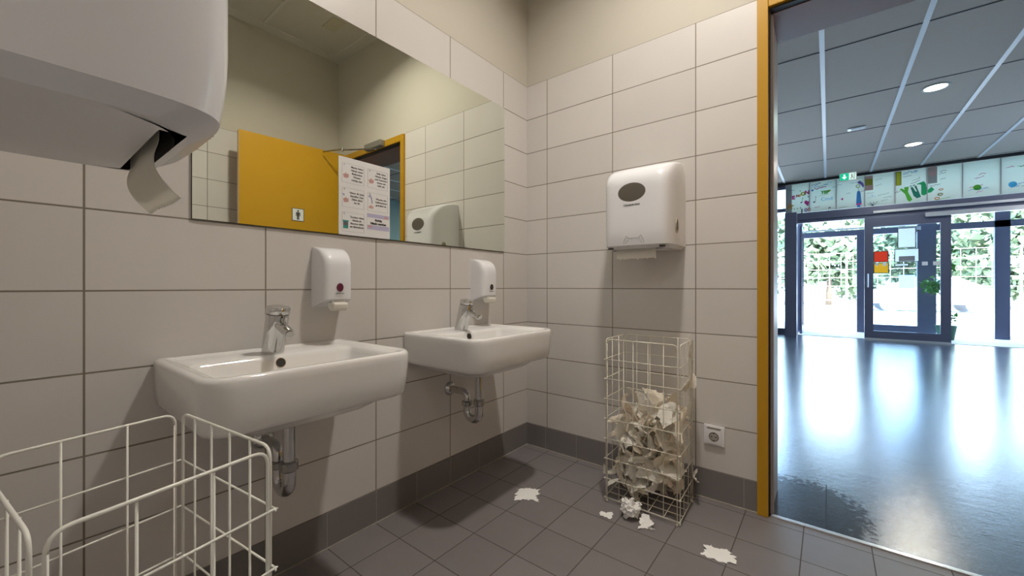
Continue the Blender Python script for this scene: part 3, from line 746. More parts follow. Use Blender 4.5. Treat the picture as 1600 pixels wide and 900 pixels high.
for li, z in enumerate(levels):
    top = li >= 8
    for j in range(3 if not top else 2):
        for i in range(4 if not top else 3):
            nx = 4 if not top else 3; ny = 3 if not top else 2
            if li == 0 and i >= 2 and j < 2: continue
            if li == 1 and i == 3 and j == 0: continue
            x = BX0+.050+(BX1-BX0-.105)*(i+.5*(li % 2)*.6)/(nx-.6)+rnd.uniform(-.015, .015)+(.02 if top else 0)
            y = BY0+.055+(BY1-BY0-.11)*j/(ny-1)+rnd.uniform(-.012, .012)
            x = min(max(x, BX0+.052), BX1-.055); y = min(max(y, BY0+.052), BY1-.055)
            src = kinds[N % 10]
            o = src if N < 10 else src.copy()
            if N >= 10: C.objects.link(o)
            place(o, (x, y, z+rnd.uniform(-.012, .012)), (rnd.uniform(0, 6.28), rnd.uniform(0, 6.28), rnd.uniform(0, 6.28)), rnd.uniform(.74, .96))
            tag(o, lab, 'paper towel', 'used towels in the basket'); N += 1
# larger sheets that read clearly at the mesh
def sheet(seed, size, ball, loc, rot, label, m=None, n=14, name='crumpled_paper_towel', tall=1., group=None):
    bm = crumple(seed, size, ball, n)
    R_ = Matrix.Translation(loc) @ __import__('mathutils').Euler(rot).to_matrix().to_4x4()
    bm.transform(Matrix.Diagonal((1, tall, 1, 1))); 
    vs = [v.co for v in bm.verts]; c = sum(vs, Vector())/len(vs); bm.transform(Matrix.Translation(-c))
    o = obj(name, bm, m or M_paper2); o.location = loc; o.rotation_euler = rot
    tag(o, label, 'paper towel', group); return o
sheet(101, .055, .35, (.93, BY0+.045, .175), (1.35, .15, .1), 'large smooth torn towel sheet pressed against the basket front near its bottom')
sheet(102, .042, .30, (.93, BY0+.12, .515), (1.2, .1, .2), 'pale upright towel sheet standing on top of the basket heap', M_paper)
sheet(103, .045, .5, (.82, BY0+.045, .315), (1.2, .3, -.7), 'folded white towel leaning at the left front of the basket heap')
sheet(105, .026, .7, (BX0-.012, 1.92, .12), (.3, .4, .6), 'torn white paper tip poking out through the left side of the basket')
sheet(108, .026, .7, (BX1+.005, 2.08, .13), (.5, 1.3, .6), 'torn white paper tip poking out through the right side of the basket')
sheet(106, .072, .40, (BX1-.012, 2.03, .67), (1.5, .15, 1.35), 'long white towel hooked through the right rim of the full basket', M_paper2, tall=1.7)
# litter on the floor
def litter(seed, size, ball, x, y, label, flat=.25, rz=0., lift=0.):
    bm = crumple(seed, size, ball, 18, rag=2.6)
    bm.transform(Matrix.Diagonal((1, 1, flat, 1))); zmin = min(v.co.z for v in bm.verts)
    cx = sum(v.co.x for v in bm.verts)/len(bm.verts); cy = sum(v.co.y for v in bm.verts)/len(bm.verts)
    bm.transform(Matrix.Translation((-cx, -cy, -zmin+.0003)))
    o = obj('paper_scrap', bm, M_white2); o.location = (x, y, 0); o.rotation_euler = (0, 0, rz); tag(o, label, 'paper scrap')
M_white2 = mat('bright_scrap_paper', (.88, .88, .86), .85)
litter(201, .055, .30, .392, 1.648, 'flat torn paper scrap alone on the floor in front of the farther basin', .2, .5)
litter(202, .026, .35, .786, 1.728, 'smallest torn paper scrap on the floor left of the full basket', .25, .3)
bm = bmesh.new(); bmesh.ops.create_icosphere(bm, subdivisions=4, radius=.047); rb = random.Random(5)
for v in bm.verts:
    d = v.co.normalized(); q = d*2.2+Vector((7, 3, 1)); n1 = noise.noise(q); n2 = abs(noise.noise(d*4.5+Vector((1, 9, 4)))); n3 = abs(noise.noise(d*9+Vector((4, 2, 7))))
    v.co = d*.047*(1+.45*n1-.75*n2-.30*n3)
zmin = min(v.co.z for v in bm.verts); bm.transform(Matrix.Translation((0, 0, -zmin+.0003)))
o = obj('paper_ball', bm, M_white2); o.location = (.882, 1.775, 0); tag(o, 'crumpled ball of paper on the floor touching the front of the full basket', 'paper ball')
litter(204, .036, .45, .960, 1.765, 'flat paper scrap on the floor right of the paper ball', .3, .6)
litter(205, .050, .35, 1.243, 1.748, 'torn white paper scrap on the floor nearest the doorway', .22, .2)

# ------------------------------------------------------------------ the hall
HX0, HX1, YE, HC = -3.0, 7.5, 10.8, 3.35
struct('floor_hall', boxes((HX0, HX1, YB+.01, 12.3, -.12, 0)), M_lino)
struct('ceiling_hall', boxes((HX0, HX1, YH, YE+.0, HC, HC+.15)), noisy(mat('grey_acoustic_panel', (.64, .54, .46), .9), 200, .08))
bm = bmesh.new()
for k in range(-3, 9): x = 1.545+.7135*k; box(bm, x-.020, x+.020, YH, YE-.03, HC-.007, HC)
struct('trim_4', bm, mat('white_ceiling_bar', (.92, .93, .95), .4))
bm = bmesh.new()
for k in range(-1, 5): y = 4.958+1.42*k; box(bm, HX0, HX1, y-.007, y+.007, HC-.004, HC)
struct('trim_5', bm, mat('dark_ceiling_joint', (.08, .08, .085), .8))
M_hw = noisy(mat('hall_wall_paint', (.50, .52, .52), .7), 4, .03)
struct('trim_13', boxes((1.582, 1.586, YB+.03, 2.72, 0, .0012)), mat('floor_seam', (.01, .01, .015), .7))
struct('wall_hall_left', boxes((HX0-.15, HX0, YH, YE, 0, HC)), M_hw)
struct('wall_hall_right', boxes((HX1, HX1+.15, YH, YE, 0, .9), (HX1, HX1+.15, YH, YE, 2.8, HC), (HX1, HX1+.15, YH, 7.5, .9, 2.8), (HX1, HX1+.15, 10.3, YE, .9, 2.8)), mat('teal_hall_wall', (.30, .45, .46), .6))
struct('wall_hall_near', boxes((HX0, -.15, YH-.15, YH, 0, HC), (XR+.15, HX1, YH-.15, YH, 0, HC)), M_hw)
wn = bpy.data.objects.new('added_window_1', None); link(wn); wn['kind'] = 'structure'  # window added out of view to let more daylight into the hall
bm = bmesh.new()
for y in (7.5, 8.9, 10.25): box(bm, HX1+.03, HX1+.10, y, y+.05, .9, 2.8)
box(bm, HX1+.03, HX1+.10, 7.5, 10.3, .9, .95); box(bm, HX1+.03, HX1+.10, 7.5, 10.3, 2.75, 2.8); obj('window_frame', bm, M_alu, wn)
obj('window_pane', boxes((HX1+.06, HX1+.064, 7.5, 10.3, .95, 2.75)), M_glass, wn)

# entrance front: posts, lintel, side glazing
struct('trim_6', boxes((.853, 1.062, YE-.33, YE+.10, 0, 2.64), (.853, 5.2, YE-.03, YE+.14, 2.50, 2.655), (1.062, 5.2, YE+.02, YE+.14, 2.44, 2.50), (4.45, 4.65, YE-.05, YE+.14, 0, 2.5)), M_alu)
struct('trim_7', boxes((2.30, 5.2, YE-.06, YE-.031, 2.515, 2.56), (3.02, 5.2, YE-.12, YE-.03, 2.36, 2.44)), M_alul)
struct('trim_8', boxes((HX0, 5.2, YE-.07, YE+.14, HC-.055, HC)), mat('black_ceiling_edge', (.02, .02, .022), .6))
struct('wall_entrance', boxes((4.65, HX1, YE, YE+.14, 0, HC), (HX0, HX0+.5, YE, YE+.14, 0, HC), (5.2, HX1, YE-.03, YE, 0, HC)), M_hw)
w2 = bpy.data.objects.new('window_2', None); link(w2); w2['kind'] = 'structure'
obj('window_frame', boxes((HX0+.5, .853, YE+.02, YE+.10, 0, .12), (HX0+.5, .853, YE+.02, YE+.10, 2.72, 2.80), (HX0+.5, .853, YE+.02, YE+.10, 3.22, HC), (.30, .38, YE+.02, YE+.10, 0, HC), (-1.2, -1.12, YE+.02, YE+.10, 0, HC)), M_alu, w2)
obj('window_pane', boxes((HX0+.5, .853, YE+.058, YE+.062, .12, HC)), M_glass, w2)
# sliding leaf with glass
d2 = bpy.data.objects.new('door_2', None); link(d2); d2['kind'] = 'structure'
obj('door_frame', boxes((2.165, 2.298, YE-.05, YE-.002, .02, 2.43), (3.225, 3.36, YE-.05, YE-.002, .02, 2.43), (2.298, 3.225, YE-.05, YE-.002, .02, .175), (2.298, 3.225, YE-.05, YE-.002, 2.24, 2.43)), M_alu, d2)
obj('glass_pane', boxes((2.298, 3.225, YE-.028, YE-.022, .175, 2.24)), M_glass, d2)
bm = bmesh.new(); tube(bm, [(2.215, YE-.085, 1.04), (2.215, YE-.085, 1.31)], .012); tube(bm, [(2.215, YE-.05, 1.07), (2.215, YE-.085, 1.07)], .008); tube(bm, [(2.215, YE-.05, 1.28), (2.215, YE-.085, 1.28)], .008); obj('door_handle', bm, M_alul, d2, smooth=False)
obj('bottom_rail_strip', boxes((2.165, 3.36, YE-.055, YE-.05, .0, .03)), M_alul, d2)
# far vestibule layer
Y2 = 12.3
struct('trim_9', boxes((.98, 1.10, Y2-.06, Y2+.06, 0, 2.75), (1.10, 5.0, Y2-.05, Y2+.05, 2.24, 2.37), (.9, 5.0, Y2-.05, Y2+.05, 2.66, 2.82), (2.11, 2.245, Y2-.09, Y2-.02, 0, 2.24), (3.10, 3.385, Y2-.09, Y2+.03, 0, 2.75), (2.245, 3.10, Y2-.09, Y2-.02, .03, .20), (4.2, 4.4, Y2-.05, Y2+.05, 0, 2.75)), M_alu)
struct('trim_10', boxes((1.10, 3.2, Y2-.075, Y2-.05, 2.385, 2.42), (2.80, 3.15, Y2-.14, Y2-.05, 2.27, 2.35)), M_alul)
struct('wall_vestibule', boxes((4.75, 4.85, YE+.14, Y2, 0, 2.9), (.9, 4.85, YE+.14, Y2+.05, 2.82, 2.86)), M_hw)
struct('window_3', boxes((2.245, 3.10, Y2-.058, Y2-.052, .2, 2.24)), M_glass)
struct('trim_11', boxes((1.062, 4.4, YE-.002, Y2, 0, .006)), mat('pale_mat', (.55, .56, .58), .7))
# open sliding leaves parked at the left of the passage
d3 = bpy.data.objects.new('door_3', None); link(d3); d3['kind'] = 'structure'
obj('door_frame', boxes((1.085, 1.135, YE+.20, YE+.30, 0, 2.4), (1.085, 1.135, YE+.95, YE+1.05, 0, 2.4), (1.085, 1.135, YE+.3, YE+.95, 0, .16), (1.085, 1.135, YE+.3, YE+.95, 2.3, 2.4)), M_alu, d3)
obj('glass_pane', boxes((1.107, 1.113, YE+.3, YE+.95, .16, 2.3)), M_glass, d3)
# papers on the glass
def sheet_on_glass(name, x0, x1, z0, z1, m, label, edge=True, cat='notice', extra=None):
    t = thing(name, label, cat, (0, 0, 0)); y = YE-.0295
    e = .012 if edge else 0
    if edge: obj('border', boxes((x0, x1, y-.001, y, z0, z0+e), (x0, x1, y-.001, y, z1-e, z1), (x0, x0+e, y-.001, y, z0+e, z1-e), (x1-e, x1, y-.001, y, z0+e, z1-e)), M_ink, t)
    obj('sheet', boxes((x0+e, x1-e, y-.0022, y-(.0012 if edge else 0), z0+e, z1-e)), m, t)
    if extra: extra(t, y-.0022)
M_redp = translucent('red_notice', (.85, .15, .08), .6); M_yelp = translucent('yellow_notice', (.9, .62, .10), .6)
sheet_on_glass('door_notice', 2.300, 2.520, 1.535, 1.757, M_redp, 'red notice sheet stuck on the glass entrance door')
def yx(t, y):
    bm = bmesh.new(); M = frame_matrix((2.415, y, 1.42), (1, 0, 0), (0, 0, 1)); poly(bm, circ(-.06, .075, .03, 12), M, .001); poly(bm, circ(.05, .075, .035, 12), M, .001); obj('white_spots', bm, M_white, t)
sheet_on_glass('door_notice', 2.300, 2.528, 1.316, 1.526, M_yelp, 'yellow notice sheet with two white spots below the red one', extra=yx)
sheet_on_glass('door_notice', 2.648, 2.905, 1.800, 2.186, M_notice, 'upper white framed notice on the glass entrance door')
sheet_on_glass('door_notice', 2.603, 2.948, 1.527, 1.785, M_notice, 'wide white framed notice with a grey strip on the entrance door',
               extra=lambda t, y: obj('grey_strip', boxes((2.667, 2.888, y-.001, y, 1.545, 1.64)), mat('grey_print_strip', (.22, .23, .25), .6), t))
sheet_on_glass('door_notice', 2.603, 2.809, 1.446, 1.502, M_notice, 'narrow white strip notice lowest on the entrance door')
def marker(x0, x1, label): tag(obj('glass_marker', boxes((x0, x1, YE-.0305, YE-.0285, 1.455, 1.525)), mat('marker_white', (.8, .82, .85), .5)), label, 'sticker')
marker(2.983, 3.060, 'small white square sticker on the right half of the entrance glass')
marker(3.13, 3.22, 'small white square sticker at the right edge of the entrance glass')

# painted glass panels above the entrance
PE = [.853, 1.276, 1.722, 2.170, 2.612, 3.051, 3.50, 3.95, 4.40, 4.85, 5.2]
ZB, ZT = 2.662, 3.29
M_panel = translucent('painted_panel', (.74, .80, .74), .25)
M_panel2 = mat('olive_strip', (.28, .30, .22), .6)
INK = {k: mat('paint_'+k, v, .7) for k, v in dict(blue=(.03, .22, .55), dark=(.03, .06, .10), pink=(.65, .04, .30), green=(.08, .45, .03), dgreen=(.0, .18, .12), mgreen=(.0, .36, .12), red=(.65, .05, .05), yellow=(.45, .50, .02), olive=(.22, .22, .01), brown=(.35, .22, .07), violet=(.16, .12, .42), orange=(.7, .2, .05), grey=(.28, .30, .29), rose=(.42, .28, .26), cyan=(.05, .4, .7)).items()}
YP = YE-.045
def PM(i): return frame_matrix((PE[i], YP-.0015, ZB), (1, 0, 0), (0, 0, 1))
PW, PH = .44, ZT-ZB
def rp(x0, x1, y0, y1): return [(x0, y0), (x1, y0), (x1, y1), (x0, y1)]
def scribble(bm, x, y, w, M, seed, h=.02, lw=.005):
    r = random.Random(seed); n = max(5, int(w/.012)); stroke(bm, [(x+w*k/n, y+h*r.uniform(-.5, .5)+k*.002) for k in range(n+1)], lw, M)
def note(bm, x, y, M, s=1): poly(bm, circ(x, y, .018*s, 10, .012*s), M); stroke(bm, [(x+.016*s, y), (x+.02*s, y+.10*s), (x+.035*s, y+.075*s)], .005, M)
def panel_art(i, label, art, strip=None):
    t = thing('painted_panel', label, 'glass panel', (0, 0, 0), group='painted panels above the entrance')
    x0, x1 = PE[i]+.006, PE[i+1]-.006
    obj('panel', boxes((x0, x1, YP, YP+.02, ZB, ZT)), M_panel, t)
    M = PM(i)
    D = {}
    def g(k):
        if k not in D: D[k] = bmesh.new()
        return D[k]
    art(g, M)
    for k, bm in D.items():
        obj('drawing', bm, INK[k], t)
def art0(g, M):
    poly(g('grey'), rp(.006, .11, 0, PH), M, .0004)
    M = M @ Matrix.Translation((0, 0, .0006))
    text(g('pink'), 'E', .11, M, (.14, .34), bold=.006); text(g('orange'), 'MI', .09, M, (.23, .37), bold=.001); text(g('yellow'), 'O', .10, M, (.31, .40), bold=.008); text(g('pink'), 'N', .11, M, (.38, .42), bold=.006)
    stroke(g('dark'), [(.05, .52), (.10, .51), (.16, .50)], .006, M); note(g('dark'), .28, .22, M, 1)
    poly(g('brown'), [(.01, .12), (.05, .19), (.08, .26), (.10, .19), (.16, .17), (.11, .15), (.12, .09), (.07, .12), (.03, .08)], M)
    for k in range(4): poly(g('violet' if k % 2 else 'green'), circ(.10+.055*k, .09+.004*k, .012, 8), M)
    pts = [(.40, .12), (.33, .20), (.34, .25), (.375, .25), (.40, .22), (.425, .25)]
    poly(g('pink'), pts, M)
    text(g('dark'), '1', .12, M, (.29, .03), bold=.004); text(g('violet'), '0', .11, M, (.36, .04), bold=.003); text(g('red'), '0', .11, M, (.415, .05), bold=.003)
    poly(g('green'), circ(.26, .47, .012, 8), M); poly(g('dark'), circ(.40, .33, .012, 8), M)
def art1(g, M):
    scribble(g('blue'), .03, .56, .16, M, 3, .05, .008); scribble(g('cyan'), .24, .56, .14, M, 4, .05, .006); scribble(g('blue'), .02, .50, .30, M, 5, .035, .006)
    scribble(g('pink'), .08, .47, .2, M, 6, .03, .012); poly(g('blue'), circ(.05, .455, .022, 10), M)
    text(g('green'), 'YEP', .085, M, (.26, .38), bold=.006, shear=.2); stroke(g('green'), [(.17, .32), (.32, .34)], .006, M); poly(g('yellow'), circ(.34, .41, .02, 8), M)
    note(g('dark'), .08, .20, M, 1.2); text(g('cyan'), 'Cmd', .10, M, (.29, .24)); scribble(g('pink'), .09, .08, .09, M, 8, .02, .008); note(g('dark'), .34, .05, M, -1.0)
    scribble(g('dark'), .38, .47, .05, M, 9, .01, .005)
def art2(g, M):
    for (x, y, w, s) in ((.02, .50, .08, 1), (.25, .57, .17, 2), (.22, .50, .15, 3), (.16, .30, .07, 4), (.04, .02, .14, 5)): scribble(g('dark'), x, y, w, M, s+20, .02, .004)
    poly(g('pink'), [(.07, .20), (.11, .23), (.11, .17)], M)
    poly(g('blue'), [(.315, .08), (.40, .08), (.385, .28), (.37, .33), (.335, .33), (.325, .28)], M); poly(g('blue'), rp(.33, .38, .0, .05), M); poly(g('pink'), rp(.315, .40, .05, .08), M, .0009)
    stroke(g('dark'), [(.35, .33), (.35, .40)], .005, M); stroke(g('yellow'), circ(.345, .43, .03, 12)+[(.375, .43)], .012, M)
    poly(g('violet'), [(.33, .50), (.37, .54), (.42, .49), (.44, .42), (.42, .39), (.39, .45)], M)
    stroke(g('dark'), [(.385, .31), (.43, .32), (.45, .36)], .005, M)
def art3(g, M):
    poly(g('olive'), rp(.0, .12, .36, .60), M, .0003); poly(g('rose'), rp(.0, .125, .32, .42), M, .0005); poly(g('rose'), rp(.01, .12, .55, .61), M, .0005)
    for (x, y, w, s) in ((.16, .51, .10, 1), (.16, .40, .09, 2), (.20, .20, .16, 3), (.03, .26, .10, 4), (.24, .09, .10, 5), (.28, .14, .12, 6)): scribble(g('dark'), x, y, w, M, s+40, .02, .004)
    poly(g('cyan'), circ(.11, .21, .01, 8), M); scribble(g('cyan'), .04, .17, .12, M, 51, .01, .004)
    for k in range(6): stroke(g('dark'), [(.12, .0), (.05+.028*k, .05+.03*(k % 2))], .008, M)
def art4(g, M):
    poly(g('olive'), rp(.01, .09, .35, .62), M, .0004); poly(g('yellow'), rp(.02, .08, .36, .60), M, .0007)
    scribble(g('blue'), .11, .56, .20, M, 60, .06, .007); scribble(g('dark'), .11, .50, .12, M, 61, .02, .005); stroke(g('dark'), [(.22, .36), (.27, .37), (.34, .41)], .007, M); stroke(g('dark'), [(.24, .41), (.34, .45), (.33, .47)], .005, M)
    scribble(g('dark'), .0, .22, .08, M, 62, .05, .004)
    R_ = M @ Matrix.Rotation(.12, 4, 'Z')
    poly(g('green'), [(.065, .273), (.089, .289), (.136, .25), (.126, .303), (.191, .306), (.182, .204), (.242, .053), (.201, .017), (.173, .05), (.14, .171)], M)
    poly(g('dgreen'), [(.215, .283), (.242, .296), (.288, .195), (.302, .206), (.265, .307), (.293, .313), (.358, .089), (.302, .068), (.256, .122)], M)
    for q in (0, .042): poly(g('dgreen'), [(.203+q, .304+q*.2), (.205+q, .319+q*.2), (.233+q, .323+q*.3), (.235+q, .307+q*.3)], M)
    poly(g('mgreen'), [(.302, .327), (.297, .341), (.396, .379), (.423, .321), (.44, .20), (.494, .257), (.534, .203), (.49, .153), (.454, .150), (.40, .108), (.359, .13), (.36, .305), (.347, .327)], M, .0012)
def art5(g, M):
    poly(g('grey'), rp(.01, .13, .32, .62), M, .0004); poly(g('rose'), rp(.02, .12, .46, .63), M, .0006); poly(g('grey'), [(.03, .58), (.09, .60), (.08, .53)], M, .0009)
    for (x, y, w, s) in ((.16, .52, .09, 1), (.16, .48, .08, 2), (.17, .38, .07, 3), (.04, .27, .13, 4)): scribble(g('dark'), x, y, w, M, s+70, .02, .006)
    stroke(g('orange'), circ(.18, .19, .025, 10, .015), .012, M); stroke(g('olive'), circ(.17, .10, .03, 10, .02), .014, M); stroke(g('orange'), circ(.13, .0+.03, .03, 10, .02), .012, M); scribble(g('green'), .1, .0, .2, M, 77, .01, .007)
def artx(seed):
    def a(g, M):
        r = random.Random(seed)
        for k in range(6): scribble(g(r.choice(['dark', 'blue', 'green', 'pink'])), r.uniform(.02, .25), r.uniform(.05, .55), r.uniform(.08, .16), M, seed*9+k, .03, .006)
        poly(g(r.choice(['green', 'pink', 'orange', 'cyan'])), circ(r.uniform(.1, .35), r.uniform(.15, .45), .05, 12), M)
    return a
panel_art(0, 'painted glass panel with a pink heart and the number 100', art0)
panel_art(1, 'painted glass panel with green word and blue writing beside the heart panel', art1)
panel_art(2, 'painted glass panel with a figure in a blue dress below the exit sign', art2)
panel_art(3, 'painted glass panel of thin scribbles with a brown patch at upper left', art3)
panel_art(4, 'painted glass panel with large green letters YÜZ', art4)
panel_art(5, 'painted glass panel with small orange fish right of the large green letters', art5)
panel_art(6, 'painted glass panel with scribbles second right of the large green letters', artx(3))
panel_art(7, 'painted glass panel with scribbles, farthest right above the entrance', artx(5))
for i in range(8, 10):
    box_ = boxes((PE[i], PE[i+1], YP, YP+.02, ZB, ZT)); 
    struct('trim_%d' % (12+i), box_, M_panel)
struct('trim_12', boxes(*[(PE[i]-.006, PE[i]+.006, YP-.006, YP+.03, ZB, ZT) for i in range(0, 10)]), mat('panel_joint', (.35, .38, .40), .5))

# exit sign
t = thing('exit_sign', 'small lit green and white emergency exit sign hanging from the hall ceiling', 'exit sign', (0, 0, 0))
ey = 10.25; ex0, ex1, ez0, ez1 = 1.775, 2.015, 3.14, 3.275
obj('housing', bbox(.004, 1, ex0-.012, ex1+.012, ey, ey+.03, ez0-.012, ez1+.012), M_plast2, t)
M = frame_matrix((ex0, ey-.0005, ez0), (1, 0, 0), (0, 0, 1)); W_, H_ = ex1-ex0, ez1-ez0
bm = bmesh.new(); poly(bm, rp(0, W_*.56, 0, H_), M, .001); obj('green_field', bm, emis('exit_green', (.0, .50, .27), 1.1), t)
bm = bmesh.new(); poly(bm, rp(W_*.56, W_, 0, H_), M, .001); obj('white_field', bm, emis('exit_white', (.75, .95, .88), 1.0), t)
bm = bmesh.new(); poly(bm, [(.066, .018), (.108, .066), (.080, .066), (.080, .115), (.052, .115), (.052, .066), (.024, .066)], M, .002); obj('arrow', bm, emis('exit_arrow', (.8, 1, .93), 1.2), t)
bm = bmesh.new(); stroke(bm, [(.215, .015), (.215, .120), (.225, .120)], .008, M, .002); poly(bm, circ(.178, .102, .010, 10), M, .002); stroke(bm, [(.178, .09), (.182, .06), (.168, .035), (.160, .018)], .010, M, .002); stroke(bm, [(.182, .06), (.196, .042), (.200, .02)], .008, M, .002); stroke(bm, [(.162, .07), (.178, .084), (.194, .068)], .006, M, .002)
obj('running_figure', bm, mat('exit_dark_green', (0, .2, .1), .5), t)
obj('hanger', boxes((ex0+.06, ex0+.066, ey+.01, ey+.02, ez1+.01, HC), (ex1-.066, ex1-.06, ey+.01, ey+.02, ez1+.01, HC)), M_plast2, t)

# hall downlights
def hall_light(x, y, label, s, col=(1, .98, .92), r=.10, power=26):
    t = thing('ceiling_downlight', label, 'ceiling light', (x, y, HC), group='hall downlights')
    bm = bmesh.new(); loft(bm, [[(a*q, b*q, z) for a, b in ring] for q, z in ((r+.022, 0), (r+.022, -.006), (r, -.010), (r-.004, -.004))], False, False); obj('trim_ring', bm, M_trimw, t, smooth=True)
    bm = bmesh.new(); disc(bm, (0, 0, -.003), '-Z', r-.003, .004); obj('diffuser', bm, emis('hall_lamp_glow', col, s), t)
    area('hall_lamp', (x, y, HC-.02), r*1.8, power, col)
hall_light(2.562, 6.647, 'round greenish white hall downlight nearest the doorway', 6, (.72, 1, .92), power=14)
hall_light(2.667, 9.08, 'round warm hall downlight nearer the entrance', 6, (1, .93, .80))
hall_light(5.2, 6.6, 'round hall downlight added far right, out of view', 6)  # unseen lamp added to brighten the hall
hall_light(5.2, 9.0, 'round hall downlight added out of view, far right nearer the entrance', 6)  # second added hall lamp, also outside the view
t = thing('smoke_detector', 'small white rectangular fitting flush in the hall ceiling', 'ceiling fitting', (1.911, 7.655, HC))
obj('body', bbox(.01, 2, -.10, .10, -.06, .06, -.018, 0), M_plast, t); obj('lens', bbox(.004, 1, -.06, .03, -.035, .035, -.022, -.018), M_white, t)

# potted plant in the vestibule
def plant():
    t = thing('potted_plant', 'tall green leafy potted plant behind the glass of the entrance', 'potted plant', (3.42, 11.55, .006))
    bm = bmesh.new(); loft(bm, [[(a*r, b*r, z) for a, b in ring] for r, z in ((.11, 0), (.15, .26), (.16, .28), (.145, .28), (.14, .25))]); obj('pot', bm, mat('dark_green_pot', (.02, .10, .05), .4), t, angle=40)
    st = bmesh.new(); lv = bmesh.new(); r = random.Random(4)
    def clump(c, R_, n):
        for k in range(n):
            d = Vector((r.gauss(0, 1), r.gauss(0, 1), r.gauss(0, .8))).normalized()*R_*r.uniform(.3, 1); p = Vector(c)+d
            a = Vector((r.gauss(0, 1), r.gauss(0, 1), r.gauss(0, .6))).normalized(); b = a.cross(Vector((r.gauss(0, 1), r.gauss(0, 1), r.gauss(0, 1)))).normalized(); s = r.uniform(.03, .055)
            lv.faces.new([lv.verts.new(p-a*s), lv.verts.new(p+b*s*.5), lv.verts.new(p+a*s+Vector((0, 0, -.01))), lv.verts.new(p-b*s*.5)])
    tube(st, [(0, 0, .2), (.02, 0, .8), (-.03, .02, 1.3), (.03, 0, 1.8)], [.02, .016, .013, .008], 8)
    tube(st, [(.0, 0, .75), (-.10, 0, .92), (-.18, -.02, 1.05)], .008, 6)
    clump((-.17, -.02, 1.06), .20, 300); clump((.02, .0, 1.75), .13, 110); clump((.04, 0, 1.42), .11, 90); clump((.05, 0, .45), .12, 60); clump((-.02, 0, 1.28), .10, 50)
    obj('stem', st, mat('stem_brown', (.10, .08, .03), .8), t, smooth=True); obj('foliage', lv, mat('leaf_green', (.07, .26, .035), .5), t)
plant()

# ------------------------------------------------------------------ outside
struct('ground', boxes((-40, 45, YE+.14, 90, -.20, -.02)), noisy(mat('pale_paving', (.62, .61, .58), .9), 3, .06))
def tree(x, y, h, R_, seed, label):
    t = thing('leafy_tree', label, 'tree', (x, y, -.02), group='trees beyond the fence'); r = random.Random(seed)
    bm = bmesh.new(); tube(bm, [(0, 0, 0), (.05, 0, h*.3), (0, .05, h*.7)], [.16, .12, .07], 8); obj('trunk', bm, mat('bark', (.16, .12, .09), .9), t, smooth=True)
    bm = bmesh.new()
    cl = [(Vector((r.uniform(-1, 1)*R_*.7, r.uniform(-1, 1)*R_*.5, h*.58+r.uniform(-1, 1)*h*.30)), R_*r.uniform(.3, .5)) for _ in range(13)]
    for c, q in cl:
        for k in range(230):
            d = Vector((r.gauss(0, 1), r.gauss(0, 1), r.gauss(0, 1))).normalized()*q*r.uniform(.7, 1.05); p = c+d
            a = Vector((r.gauss(0, 1), r.gauss(0, 1), r.gauss(0, 1))).normalized(); b = a.cross(d).normalized(); s = r.uniform(.17, .30)
            bm.faces.new([bm.verts.new(p-a*s), bm.verts.new(p+b*s*.6), bm.verts.new(p+a*s), bm.verts.new(p-b*s*.6)])
    obj('crown', bm, M_leaf, t)
M_leaf = noisy(mat('tree_leaves', (.15, .205, .115), .7), 1.5, .3)
for i, (x, y, h, R_) in enumerate([(-3.2, 34.5, 5.4, 2.6), (1.6, 29.5, 4.9, 2.6), (5.8, 35, 6.0, 2.7), (9.2, 30, 5.5, 2.6), (13.6, 36, 5.6, 2.8), (-8, 30, 5, 2.6)]):
    tree(x, y, h, R_, 30+i, ['leafy tree seen through the left side glazing', 'broad leafy tree centred behind the open passage', 'leafy tree behind the middle post of the entrance', 'leafy tree behind the red and yellow notices', 'leafy tree behind the framed notices, right', 'leafy tree farthest left outside'][i])
M_fence = mat('white_fence_wire', (.75, .76, .74), .5)
fe = thing('mesh_fence', 'white square wire mesh fence in front of the trees', 'fence', (0, 26, -.02))
bm = bmesh.new()
for k in range(0, 44): x = -6+.45*k; tube(bm, [(x, 0, 1.1), (x, 0, 2.75)], .009, 5)
for k in range(5): tube(bm, [(-6, 0, 1.1+.41*k), (13.4, 0, 1.1+.41*k)], .009, 5)
obj('wire_mesh', bm, M_fence, fe)
for k in range(8):
    bm = bmesh.new(); x = -6+2.77*k; tube(bm, [(x, .05, 0), (x, .05, 2.8)], .04, 8); obj('post', bm, M_fence, fe)
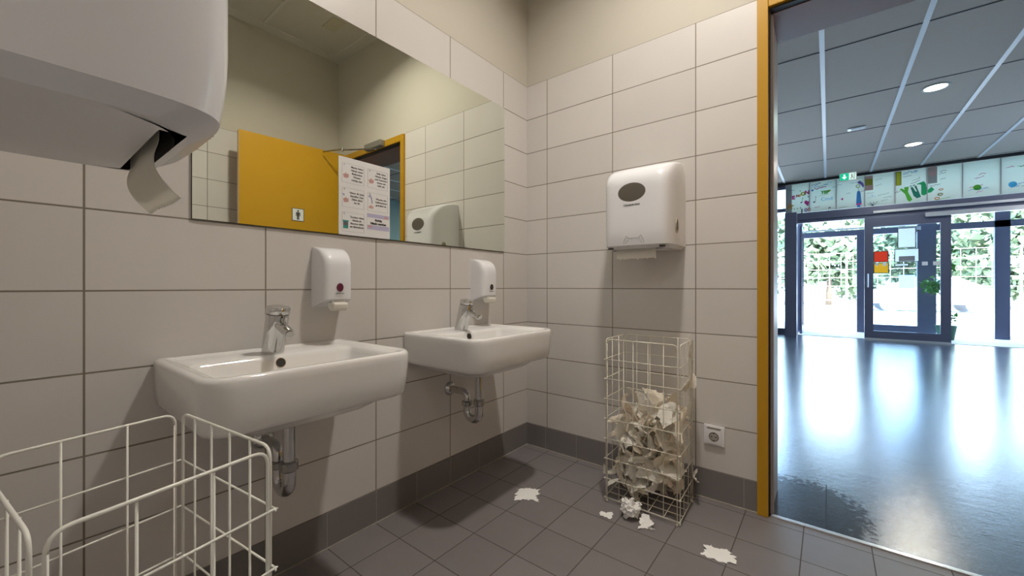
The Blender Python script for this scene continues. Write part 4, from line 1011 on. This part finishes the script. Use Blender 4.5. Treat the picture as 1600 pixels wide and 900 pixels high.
# parked car
M_carg = mat('car_glass', (.10, .18, .28), .1)
def car():
    t = thing('parked_car', 'pale parked car outside beyond the entrance glass', 'car', (4.9, 24.6, -.02), rz=.1)
    prof = [(-2.0, .35), (-2.05, .75), (-1.8, .92), (-1.15, 1.0), (-.55, 1.42), (.75, 1.46), (1.55, 1.02), (2.0, .95), (2.1, .6), (2.05, .35)]
    bm = bmesh.new(); rr = []
    for y, k in ((-.85, .96), (-.80, 1), (.80, 1), (.85, .96)): rr.append([Vector((x*k, y*(1 if z < 1.1 else .86), .35+(z-.35)*k)) for x, z in prof])
    loft(bm, rr); bmesh.ops.recalc_face_normals(bm, faces=bm.faces); obj('body', bm, mat('car_silver', (.65, .67, .70), .3), t)
    for y in (-.862, .822):
        bm = bmesh.new(); s = [(-.95, 1.04), (-.50, 1.36), (.70, 1.39), (1.25, 1.06)]
        rings_ = [[Vector((x, y*(.97 if z < 1.1 else .86)+dy, z)) for x, z in s] for dy in (0, .04)]
        loft(bm, rings_); obj('side_window', bm, M_carg, t)
    for x in (-1.3, 1.3):
        for y in (-.72, .72):
            bm = bmesh.new(); tube(bm, [(x, y-.1, .31), (x, y+.1, .31)], .31, 20); obj('wheel', bm, mat('wheel_grey', (.3, .3, .32), .5), t, angle=40)
car()
t = thing('street_bench', 'low pale slatted bench outside in the open passage view', 'bench', (1.55, 24.2, -.02))
bm = bmesh.new()
for k in range(3): box(bm, -.75, .75, -.22+.16*k, -.10+.16*k, .42, .46)
obj('seat', bm, mat('bench_grey', (.30, .30, .32), .7), t)
for x in (-.6, .6): obj('leg', boxes((x-.04, x+.04, -.2, .2, 0, .42)), M_alul, t)
t = thing('street_sign', 'blue sign on a post outside, seen below the notices', 'sign', (3.9, 21.0, -.02))
bm = bmesh.new(); tube(bm, [(0, 0, 0), (0, 0, 1.5)], .03, 8); obj('post', bm, M_alul, t); obj('sign_plate', bbox(.01, 1, -.22, .22, -.05, -.03, 1.0, 1.5), mat('blue_sign_paint', (.10, .22, .55), .4), t)
